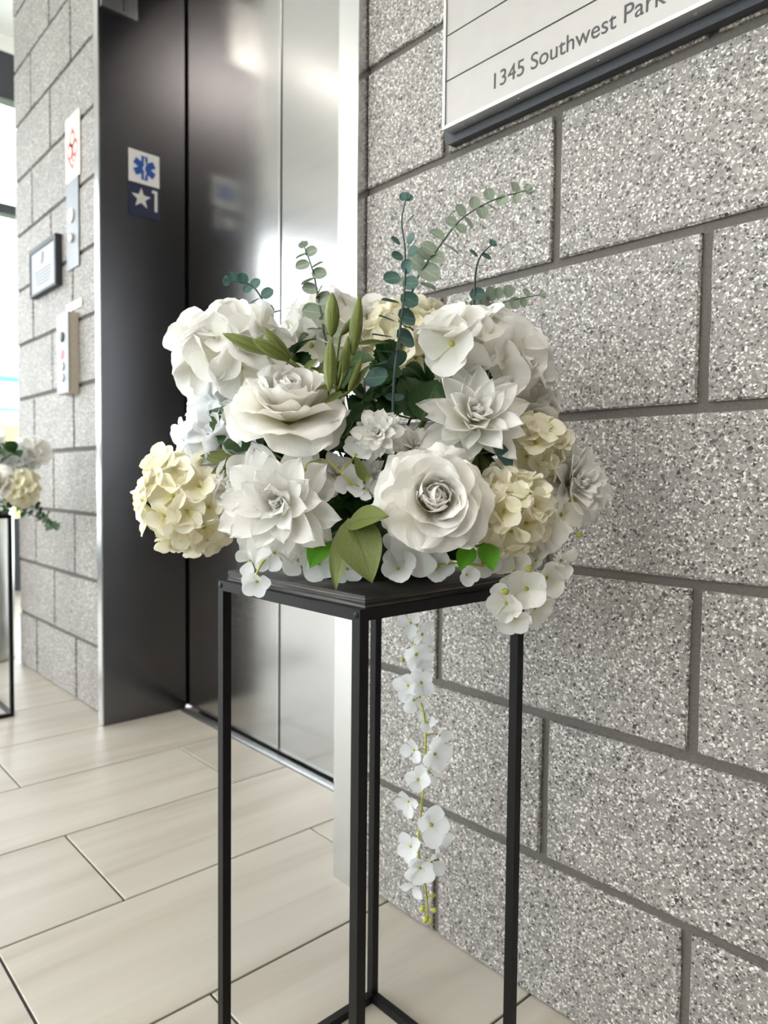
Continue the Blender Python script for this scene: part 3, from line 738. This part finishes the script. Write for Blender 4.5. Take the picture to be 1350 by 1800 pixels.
# ---- loose blossoms and trailing sprays
def spray(name, label, pts, flowers, key, group, stem='stem_y', r=.0013, buds=(), cat='flower'):
    """pts: (u,v,d) stem polyline; flowers: (u,v,d,px,facing)"""
    W_ = [P(*p) for p in pts]
    sm = []
    for i in range(len(W_)-1):
        a = W_[max(0, i-1)]; b = W_[i]; c = W_[i+1]; d = W_[min(len(W_)-1, i+2)]
        for k in range(6):
            t = k/6; sm.append(.5*((2*b)+(c-a)*t+(2*a-5*b+4*c-d)*t*t+(3*b-a-3*c+d)*t**3))
    sm.append(W_[-1])
    t = link(name, None); t.location = W_[0]; t.empty_display_size = .01; t.rotation_mode = 'QUATERNION'; tag(t, label, cat, group)
    o0 = W_[0]
    MB().tube([p-o0 for p in sm], r, 6).build('stem', stem, t, True)
    for f in flowers:
        u, v, d, px, fc = f[:5]; n = f[5] if len(f) > 5 else 4; el = f[6] if len(f) > 6 else .35
        p = P(u, v, d); L = S(px, d); fz = dirw(fc)
        near = min(sm, key=lambda s: (s-p).length)
        m = Matrix.Translation(p-o0) @ (fz.to_track_quat('Z', 'Y') @ Quaternion((0, 0, 1), rnd.uniform(0, 6))).to_matrix().to_4x4()
        fo_ = floret(t, m, key, L, n, el, 0, stem='stem_y')
        mid = (near+p)/2 - fz*.004
        MB().tube([near-o0, mid-o0, p-o0-fz*.002], .0009, 5).build('pedicel', stem, t, True)
    for u, v, d, px in buds:
        p = P(u, v, d)-o0; near = min(sm, key=lambda s: (s-o0-p).length)-o0
        mb = MB(); r_ = S(px, d); mb.tube([near, (near+p)/2+Vector((0, 0, .002)), p], .0007, 5)
        ax = (p-near).normalized(); mb.tube([p-ax*r_, p-ax*r_*.5, p+ax*r_*.3, p+ax*r_*1.3], [.3*r_, .9*r_, .95*r_, .15*r_], 7)
        mb.build('flower_bud', stem, t, True)
    return t
G = 'trailing white sprays'
spray('trailing_spray', 'white trailing spray spilling over the right front edge of the stand',
      [(940, 850, .76), (955, 940, .73), (935, 1000, .72), (905, 1045, .72), (900, 1085, .72)],
      [(985, 905, .75, 40, (.5, .1, .8), 3), (1010, 880, .76, 42, (.6, .3, .7), 3), (960, 935, .73, 40, (.2, .1, 1), 4), (925, 965, .73, 42, (-.1, .2, .9), 4), (985, 985, .73, 36, (.6, -.2, .7), 3),
       (905, 1005, .72, 40, (-.5, .1, .8), 3), (960, 1015, .72, 40, (.5, -.2, .8), 4), (925, 1035, .71, 42, (.1, .0, 1), 4), (890, 1060, .715, 38, (-.5, -.2, .8), 4), (940, 1068, .72, 36, (.5, -.4, .7), 4), (905, 1085, .72, 34, (-.1, -.6, .8), 4)],
      'big', G, 'stem_y', .0013, [(1018, 940, .75, 6), (930, 1000, .70, 7), (888, 1040, .70, 7)])
spray('trailing_spray', 'pale blue-white blossom hanging over the left front edge of the board',
      [(500, 960, .70), (465, 985, .68), (450, 1010, .675)],
      [(452, 1022, .665, 30, (-.1, -.3, 1), 5), (470, 975, .68, 34, (-.3, -.2, .9), 4), (440, 985, .70, 30, (-.4, 0, .9), 3)], 'cool', G)
spray('loose_spray', 'white blossoms resting on the board under the dahlia', [(620, 950, .73), (570, 985, .70), (530, 985, .70)],
      [(560, 990, .70, 38, (0, .1, 1), 4), (525, 985, .70, 36, (-.2, .2, 1), 3), (515, 950, .72, 36, (0, .2, 1), 3), (610, 1000, .70, 30, (.1, .4, .9), 4)], 'cool_big', G)
spray('loose_spray', 'white petals lying on the board below the large open rose', [(700, 960, .72), (720, 995, .685), (800, 990, .69), (850, 995, .70)],
      [(700, 1000, .675, 36, (-.1, .5, .9), 4), (765, 1000, .69, 36, (.1, .5, .8), 4), (735, 960, .685, 56, (0, -.1, 1), 3), (820, 1010, .675, 22, (.3, -.2, .8), 4), (850, 985, .72, 34, (.2, 0, 1), 4), (710, 930, .69, 44, (-.5, 0, .8), 3)], 'cool_big', G)
spray('loose_spray', 'thin yellow-green spray with white blossoms right of the large dahlia', [(655, 860, .70), (620, 850, .685), (575, 810, .675), (545, 812, .67)],
      [(625, 800, .69, 34, (.3, .6, .6), 4), (615, 850, .69, 32, (.4, .1, .8), 4), (645, 860, .69, 30, (.3, 0, .9), 3)], 'cool', G, 'stem_y', .0009, [(535, 825, .665, 4)])
# hanging garland behind the stand
D0 = .93
gp = [(735, 985, .90), (733, 1090, D0), (727, 1180, D0), (745, 1255, D0), (748, 1330, D0), (742, 1410, D0), (735, 1490, D0), (748, 1560, D0), (752, 1610, D0)]
gf = [(722, 1095, D0, 28, (-.4, .3, .8), 3), (742, 1115, D0, 28, (.5, -.1, .8), 3), (732, 1150, D0, 30, (.1, -.2, .9), 4), (738, 1170, D0, 24, (.4, -.3, .7), 3), (718, 1205, D0, 28, (-.5, .1, .8), 4), (740, 1200, D0-.01, 28, (.2, .2, 1), 4), (728, 1230, D0, 26, (-.1, -.6, .8), 3),
      (752, 1270, D0, 22, (-.2, .3, .9), 3), (772, 1292, D0, 24, (.5, -.2, .7), 3), (728, 1318, D0, 26, (-.6, .0, .7), 3), (764, 1325, D0-.01, 30, (.4, .0, .8), 4), (760, 1362, D0, 20, (.2, -.5, .8), 3), (735, 1370, D0-.01, 28, (-.1, .3, .9), 4), (718, 1408, D0, 26, (-.5, -.2, .8), 4),
      (758, 1450, D0-.01, 36, (.3, .3, .8), 4), (768, 1475, D0, 30, (.6, -.3, .6), 3), (722, 1488, D0, 28, (-.5, .2, .8), 4), (738, 1525, D0-.01, 32, (-.1, -.2, 1), 5), (758, 1515, D0, 26, (.5, 0, .8), 3), (728, 1555, D0, 24, (-.4, -.4, .8), 3)]
gb = [(760, 1575, D0, 5), (742, 1598, D0, 5), (764, 1600, D0, 5), (748, 1616, D0, 6), (757, 1618, D0, 5), (708, 1160, D0, 4)]
spray('hanging_garland', 'long white blossom garland hanging below the board in front of block wall', gp, gf, 'cool', 'hanging garland', 'stem_y', .0015, gb, 'garland')

# ---- greenery
LEAF = dict(
    disc_d=[petal('leaf', 'euc_dark', 1, .47, 'disc', .35, (.25, -.2), .02, .0, 40+i) for i in range(4)],
    disc_p=[petal('leaf', 'euc_pale', 1, .45, 'disc', .5, (.3, -.3), .03, .0, 50+i) for i in range(4)],
    dark=[petal('leaf', 'leaf_dark', 1, .34, 'leaf', .1, (.2, -.7), .03, .02, 60+i, 8, 14, .25, .06) for i in range(4)],
    olive=[petal('leaf', 'leaf_olive', 1, .22, 'leaf', .3, (.2, -.5), .02, .02, 70+i, 8, 12, .18) for i in range(4)],
    lime=[petal('leaf', 'leaf_lime', 1, .34, 'leaf', .2, (.1, -.3), .02, .02, 80+i, 8, 10, .2) for i in range(3)],
)
def smooth(W_, k=6):
    sm = []
    for i in range(len(W_)-1):
        a = W_[max(0, i-1)]; b = W_[i]; c = W_[i+1]; d = W_[min(len(W_)-1, i+2)]
        for j in range(k):
            t = j/k; sm.append(.5*((2*b)+(c-a)*t+(2*a-5*b+4*c-d)*t*t+(3*b-a-3*c+d)*t**3))
    return sm+[W_[-1]]
def orient(o, base, along, normal, sc):
    y = along.normalized(); x = y.cross(normal); 
    if x.length < .05: x = y.cross(Vector((.3, .9, .2)))
    x.normalize(); z = x.cross(y)
    o.matrix_local = Matrix.Translation(base) @ Matrix((x, y, z)).transposed().to_4x4() @ Matrix.Scale(sc, 4)
def eucalyptus(label, pts, n, s0, s1, key, stem, start=0., phase=0., tipleaf=True, extra=()):
    """n opposite leaf pairs from base (size s0 px diameter) to tip (s1)"""
    W_ = [P(*p) for p in pts]; sm = smooth(W_); o0 = W_[0]
    t = link('eucalyptus_sprig', None); t.location = o0; t.rotation_mode = 'QUATERNION'; tag(t, label, 'foliage', 'eucalyptus sprigs')
    mb = MB(); m_ = len(sm); mb.tube([p-o0 for p in sm], [.0017*(1-.6*i/m_) for i in range(m_)], 6); mb.build('stem', stem, t, True)
    dm = pts[len(pts)//2][2]
    for i in range(n):
        f = start+(1-start)*(i+.4)/n; k = min(m_-2, int(f*(m_-1))); p = sm[k]; ax = (sm[k+1]-sm[k]).normalized()
        side = ax.cross(FW).normalized(); dep = side.cross(ax)
        a = phase + (i % 2)*PI/2 + rnd.uniform(-.35, .35)
        sz = S(s0+(s1-s0)*(i/max(1, n-1)), dm)
        for sg in (-1, 1):
            out = (side*math.cos(a)+dep*math.sin(a))*sg
            tilt = rnd.uniform(.25, .75)
            along = out*math.cos(tilt)+ax*math.sin(tilt)
            nrm = ax*math.cos(tilt)-out*math.sin(tilt) - FW*.75 + Vector((rnd.uniform(-.2, .2), rnd.uniform(-.2, .2), rnd.uniform(-.2, .2)))
            o = link('leaf', rnd.choice(LEAF[key]), t); orient(o, p-o0+out*.001, along, nrm, sz*rnd.uniform(.88, 1.1))
    for u, v, dia, tl in extra:
        c = P(u, v, dm); near = min(sm, key=lambda q_: (q_-c).length); al = (c-near).normalized(); sz = S(dia, dm)
        o = link('leaf', rnd.choice(LEAF[key]), t); nrm = -FW*(1-tl)+UP*(.25+tl)+RT*rnd.uniform(-.25, .25)
        orient(o, c-o0-al*sz*.5, al, nrm, sz)
    if tipleaf:
        ax = (sm[-1]-sm[-3]).normalized(); side = ax.cross(FW).normalized()
        for d in (ax, ax*.7+side*.7, ax*.7-side*.7):
            o = link('leaf', rnd.choice(LEAF[key]), t); orient(o, sm[-1]-o0, d, -FW+side*.3, S(s1, dm)*.8)
    return t
eucalyptus('tall dark green eucalyptus stem at the top centre', [(690, 740, .70), (693, 660, .695), (703, 580, .70), (711, 510, .705), (712, 440, .71), (706, 390, .715), (713, 352, .72)], 0, 44, 20, 'disc_d', 'stem_d', .16, .1, True,
    [(722, 498, 30, 0), (719, 528, 34, 0), (714, 558, 37, 0), (711, 595, 42, 0), (696, 630, 44, 0), (662, 664, 46, .1), (686, 680, 34, .2), (723, 420, 22, .1), (695, 424, 21, .2), (726, 442, 22, .1), (698, 451, 24, .1), (716, 468, 27, 0), (689, 490, 32, .1), (693, 383, 19, .3), (722, 386, 21, .3), (686, 531, 34, .85), (681, 562, 34, .85), (672, 592, 38, .85), (676, 620, 36, .8), (694, 700, 36, .3), (672, 640, 30, .5)])
eucalyptus('long pale eucalyptus stem leaning right in front of the block wall', [(700, 640, .80), (720, 530, .80), (738, 480, .80), (771, 435, .80), (809, 387, .80), (864, 353, .80), (924, 335, .80)], 0, 42, 17, 'disc_p', 'stem_e', .30, .6, True,
    [(753, 438, 33, .1), (768, 453, 29, 0), (769, 413, 28, .2), (754, 480, 44, 0), (730, 462, 36, .2), (790, 438, 36, .8), (793, 391, 24, 0), (811, 403, 22, 0), (797, 406, 28, .8), (847, 374, 26, .3), (809, 371, 25, .2), (834, 357, 23, .2), (860, 342, 22, .1), (883, 352, 24, .1), (863, 365, 24, .7), (909, 348, 19, .3), (905, 329, 19, .2), (822, 392, 25, .8), (742, 447, 28, .3), (716, 500, 34, .2), (752, 505, 32, .5)])
eucalyptus('pale eucalyptus stem standing behind the lily buds', [(590, 680, .80), (573, 600, .80), (562, 540, .80), (551, 480, .80), (535, 434, .80)], 0, 33, 14, 'disc_p', 'stem_e', .30, .4, True,
    [(547, 443, 24, 0), (532, 467, 27, .1), (561, 482, 28, 0), (545, 509, 29, .1), (570, 526, 31, 0), (549, 549, 36, 0), (530, 451, 22, .8), (558, 467, 25, .8), (542, 496, 28, .85), (562, 514, 27, .85), (576, 562, 32, .1), (556, 580, 32, .7), (586, 590, 30, .4)])
eucalyptus('short dark eucalyptus sprig curling left against the steel doors', [(520, 640, .84), (478, 560, .84), (462, 528, .84), (440, 500, .84), (402, 494, .84)], 0, 26, 14, 'disc_d', 'stem_d', .38, .3, True,
    [(410, 487, 21, 0), (427, 490, 21, 0), (435, 508, 18, .2), (449, 499, 22, .1), (470, 516, 25, .2), (449, 530, 22, .8), (469, 546, 28, 0), (484, 550, 22, .6)])
eucalyptus('thin dark eucalyptus sprig at the upper right', [(815, 620, .84), (832, 540, .84), (836, 480, .84), (845, 450, .84), (864, 430, .84)], 0, 27, 12, 'disc_d', 'stem_d', .34, .2, True,
    [(839, 518, 28, 0), (854, 451, 20, .5), (832, 446, 19, .5), (846, 468, 19, .7), (824, 468, 17, .7), (849, 494, 20, .8), (826, 497, 18, .7), (822, 550, 24, .3)])
eucalyptus('pale eucalyptus sprig reaching right along the block wall', [(800, 590, .86), (849, 547, .86), (886, 531, .86), (950, 518, .86)], 0, 24, 13, 'disc_p', 'stem_e', .25, .3, True,
    [(862, 517, 27, 0), (893, 512, 23, 0), (905, 533, 24, 0), (867, 543, 26, 0), (877, 515, 20, .3), (888, 541, 24, .7), (920, 532, 18, .6), (835, 540, 28, 0), (925, 515, 18, .3), (850, 530, 24, .4)])

def bud_mesh(L, Wd):
    mb = MB(); prof = [(.12, 0), (.55, .10), (.85, .25), (1., .45), (.92, .62), (.66, .80), (.32, .93), (.05, 1.)]
    k = 18
    for r, z in prof:
        for j in range(k):
            rr = Wd*r*(1+.07*math.cos(6*2*PI*j/k)); mb.v.append((rr*math.cos(2*PI*j/k), z*L, rr*.8*math.sin(2*PI*j/k)))
    for i in range(len(prof)-1):
        for j in range(k):
            a, b = i*k+j, i*k+(j+1) % k; mb.f.append((a, a+k, b+k, b))
    mb.f.append(tuple(range(k)))
    mb.f.append(tuple((len(prof)-1)*k+j for j in reversed(range(k))))
    me = mb.mesh('bud', 'bud', True); uv = me.uv_layers.new(name='UVMap')
    for lp in me.loops:
        vi = lp.vertex_index; uv.data[lp.index].uv = ((((vi % k)*6/k) % 1.0)-.5, (vi//k)/8)
    return me
BUD = bud_mesh(1, .15)
def lily(label, base, buds, leaves):
    B0 = P(*base); t = link('lily_bud_stem', None); t.location = B0; t.rotation_mode = 'QUATERNION'; tag(t, label, 'foliage', 'green lily bud stems')
    mi = FOAM+Vector((0, 0, .05)); MB().tube([mi-B0, (mi-B0)*.5+Vector((0, 0, .02)), Vector((0, 0, 0))], .002, 6).build('stem', 'stem', t, True)
    for (u0, v0, d0), (u1, v1, d1), wpx in buds:
        a, b = P(u0, v0, d0)-B0, P(u1, v1, d1)-B0
        o = link('bud', BUD, t); L = (b-a).length; orient(o, a, b-a, -FW, L)
        o.scale = (S(wpx, d0)/.30, L, S(wpx, d0)/.30)
        MB().tube([Vector((0, 0, 0)), a*.6-(b-a).normalized()*.004, a], .0014, 5).build('bud_stalk', 'stem', t, True)
    for (u0, v0, d0), (u1, v1, d1), wpx in leaves:
        a, b = P(u0, v0, d0)-B0, P(u1, v1, d1)-B0
        o = link('leaf', rnd.choice(LEAF['olive']), t); L = (b-a).length; orient(o, a, b-a, -FW+UP*.5, L)
        o.scale.x = S(wpx, d0)/.44
        MB().tube([Vector((0, 0, 0)), a*.6, a], .0012, 5).build('leaf_stalk', 'stem', t, True)
lily('lily stem with two upright green buds above the rose', (592, 690, .69),
     [((583, 592, .675), (584, 514, .675), 25), ((620, 625, .68), (632, 518, .68), 22), ((580, 598, .667), (579, 690, .660), 22), ((604, 655, .68), (612, 590, .675), 14), ((598, 590, .69), (630, 552, .685), 14), ((612, 690, .68), (638, 622, .69), 12)],
     [((590, 680, .68), (556, 686, .67), 14), ((600, 690, .68), (570, 712, .67), 16), ((615, 690, .69), (652, 640, .69), 14), ((628, 605, .70), (685, 602, .70), 12), ((600, 630, .69), (575, 700, .70), 10)])
lily('lily stem with green buds pointing left above the rose', (530, 650, .70),
     [((515, 640, .70), (462, 574, .69), 20), ((508, 632, .69), (444, 596, .675), 24), ((480, 622, .69), (391, 586, .685), 22), ((490, 618, .70), (450, 592, .70), 10)],
     [((535, 650, .70), (560, 630, .70), 14), ((530, 650, .71), (600, 660, .70), 12)])

def leaves(label, name, key, items, stem='stem', group='leaves in the bouquet'):
    """items: (base uvd, tip uvd, width factor, normal)"""
    B0 = P(*items[0][0]); t = link(name, None); t.location = B0; t.rotation_mode = 'QUATERNION'; tag(t, label, 'foliage', group)
    MB().tube([Vector((0, 0, 0)), (FOAM-B0)*.5+Vector((0, 0, .01)), FOAM+Vector((0, 0, .02))-B0], .0015, 5).build('stem', stem, t, True)
    for i, (a, b, wf, nr) in enumerate(items):
        a, b = P(*a)-B0, P(*b)-B0; o = link('leaf', LEAF[key][i % len(LEAF[key])], t); L = (b-a).length
        orient(o, a, b-a, dirw(nr), L); o.scale.x = L*wf
        if i: MB().tube([Vector((0, 0, 0)), a*.5-Vector((0, 0, .002)), a], .001, 5).build('leaf_stalk', stem, t, True)
leaves('broad dark green leaf with toothed edge left of the upper rose', 'rose_leaf', 'dark', [((462, 785, .73), (362, 722, .74), 1.05, (-.1, .5, .9)), ((450, 730, .75), (415, 690, .75), .9, (0, .4, .9))])
leaves('broad dark green leaf below the creamy open blossom', 'rose_leaf', 'dark', [((745, 735, .735), (700, 660, .74), 1.2, (.1, .4, .9)), ((740, 740, .73), (772, 665, .74), 1.3, (0, .3, .9)), ((700, 730, .74), (670, 690, .75), 1.0, (0, .3, .9))])
leaves('pair of dark leaves tucked right of the upper rose', 'rose_leaf', 'dark', [((610, 760, .72), (585, 715, .71), 1.0, (.2, .5, .8)), ((600, 770, .72), (560, 790, .70), 1.1, (.1, .5, .8)), ((620, 740, .72), (655, 710, .72), 1.0, (0, .5, .8))])
leaves('trio of felted olive leaves hanging over the front of the board', 'olive_leaf', 'olive', [((618, 915, .675), (585, 1038, .645), .75, (-.45, .2, .9)), ((612, 912, .665), (665, 1022, .64), 1.45, (.1, .25, .95)), ((612, 918, .67), (682, 908, .635), 1.25, (0, .5, .8))])
leaves('pair of bright lime leaves beside the olive leaves', 'lime_leaf', 'lime', [((572, 945, .69), (548, 1000, .675), 1.0, (-.1, .2, 1)), ((600, 945, .69), (598, 1003, .675), 1.0, (.1, .2, 1))], 'stem', 'bright lime leaves')
leaves('pair of bright lime leaves under the cream hydrangea at right', 'lime_leaf', 'lime', [((826, 958, .69), (812, 1006, .68), 1.0, (-.2, .2, 1)), ((852, 955, .69), (866, 1004, .68), 1.15, (.2, .2, 1))], 'stem', 'bright lime leaves')
leaves('bright lime leaf peeking out under the upper left hydrangea', 'lime_leaf', 'lime', [((440, 740, .77), (408, 765, .765), 1.2, (-.2, .3, 1)), ((450, 690, .77), (425, 690, .77), .8, (-.2, .3, 1))], 'stem', 'bright lime leaves')
leaves('blue-green folded leaf between the pointed dahlia and cream hydrangea', 'folded_leaf', 'disc_d', [((900, 822, .70), (862, 776, .70), .55, (.4, .3, .8))])
leaves('green calyx leaves above the cream ball at the left', 'calyx_leaf', 'olive', [((425, 815, .72), (352, 798, .72), 1.0, (0, .4, .9)), ((410, 815, .72), (372, 835, .71), 1.1, (0, .1, 1))])
leaves('olive green leaves behind the lower cream hydrangea', 'olive_leaf', 'olive', [((800, 800, .74), (870, 830, .74), 1.2, (.1, .3, .9)), ((820, 815, .74), (855, 850, .74), 1.2, (.1, .3, .9)), ((880, 790, .74), (830, 770, .75), 1.2, (.1, .3, .9))])
leaves('small green leaves beside the small double blossom, centre right', 'calyx_leaf', 'olive', [((640, 845, .68), (625, 800, .675), 1.0, (.2, .3, .9)), ((640, 845, .68), (655, 835, .675), 1.1, (.2, .3, .9))])
# shaded filler foliage inside the dome
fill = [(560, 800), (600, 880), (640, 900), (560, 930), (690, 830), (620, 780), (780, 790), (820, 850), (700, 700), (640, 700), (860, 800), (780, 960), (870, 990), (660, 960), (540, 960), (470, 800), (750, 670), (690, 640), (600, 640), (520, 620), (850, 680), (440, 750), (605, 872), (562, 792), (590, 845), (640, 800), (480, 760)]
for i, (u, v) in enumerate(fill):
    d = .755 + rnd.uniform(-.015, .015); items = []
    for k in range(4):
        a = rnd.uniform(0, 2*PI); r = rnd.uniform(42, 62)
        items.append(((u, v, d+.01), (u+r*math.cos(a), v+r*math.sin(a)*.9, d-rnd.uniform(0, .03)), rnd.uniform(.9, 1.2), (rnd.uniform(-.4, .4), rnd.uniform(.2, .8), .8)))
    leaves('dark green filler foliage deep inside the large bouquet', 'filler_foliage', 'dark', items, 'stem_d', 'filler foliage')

# ------------------------------------------------------------------ second bouquet at the far left
def copy_tree(o, parent=None):
    c = o.copy(); COL.objects.link(c); c.parent = parent
    for ch in list(o.children): copy_tree(ch, c)
    return c
def find(label): return next(o for o in bpy.data.objects if o.get('label') == label)
C2 = Vector((-1.893, -.325, 0))
def put(src, off, label, scale=1.0, rz=0.0, group='second bouquet at far left'):
    s = find(src); c = copy_tree(s); c['label'] = label; c['group'] = group
    for ch in list(c.children):
        if ch.name.startswith('stem'): bpy.data.objects.remove(ch)
    c.location = C2+Vector(off); c.rotation_mode = 'QUATERNION'
    c.rotation_quaternion = Quaternion((0, 0, 1), rz) @ s.rotation_quaternion; c.scale = (scale,)*3
    mw = (Matrix.Translation(c.location) @ c.rotation_quaternion.to_matrix().to_4x4() @ Matrix.Scale(scale, 4)).inverted()
    tg = mw @ (C2+Vector((0, 0, .66))); MB().tube([Vector((0, 0, 0)), tg*.5, tg], .002/scale, 5).build('stem', 'stem_d', c, True)
    return c
f2 = fo.copy(); COL.objects.link(f2); f2.location = C2+Vector((0, 0, .6222)); f2['label'] = 'dark green floral foam in the second bouquet at far left'
def off(u, v, d): return P(u, v, d)-C2
put('round cream hydrangea head sticking out at the far left', off(36, 858, 2.10), 'cream hydrangea at the lower right of the second bouquet')
put('large open white rose at the front centre', off(-8, 850, 2.05), 'white rose low in the second bouquet')
put('large-petalled white hydrangea at the upper left, behind the lily buds', off(58, 800, 2.20), 'airy white hydrangea at the right of the second bouquet')
put('cool white cluster of small blossoms left of the upper rose', off(30, 812, 2.16), 'cool white blossoms above the cream hydrangea in the second bouquet')
put('large white dahlia at the lower left front', off(-12, 790, 2.10), 'white dahlia at the top of the second bouquet')
put('dark green filler foliage deep inside the large bouquet', off(28, 792, 2.06), 'dark leaves above the cream hydrangea in the second bouquet', 1.0)
put('broad dark green leaf below the creamy open blossom', off(12, 800, 2.08), 'broad dark leaves in the second bouquet', .8)
put('pair of dark leaves tucked right of the upper rose', off(20, 893, 2.08), 'dark leaves under the cream hydrangea in the second bouquet', .8)
def drooping(label, pts, n):
    W_ = [C2+Vector(p) for p in pts]; sm = smooth(W_); o0 = W_[0]
    t = link('berry_sprig', None); t.location = o0; tag(t, label, 'foliage', 'second bouquet at far left')
    MB().tube([p-o0 for p in sm], .0014, 5).build('stem', 'stem_d', t, True)
    for i in range(n):
        k = int((i+1)/n*(len(sm)-1)); a = rnd.uniform(0, 6)
        d = Vector((math.cos(a), math.sin(a)*.5, math.sin(a)+.3))
        o = link('leaf', rnd.choice(LEAF['dark']), t); orient(o, sm[k]-o0, d, Vector((.6, -.6, .5)), rnd.uniform(.016, .026))
drooping('dark leafy sprig drooping right from the second bouquet', [(.06, .02, .67), (.16, .10, .645), (.24, .17, .60), (.28, .20, .57)], 46)
drooping('second dark leafy sprig drooping beside the left stand', [(.06, .04, .67), (.14, .14, .65), (.20, .20, .61)], 34)
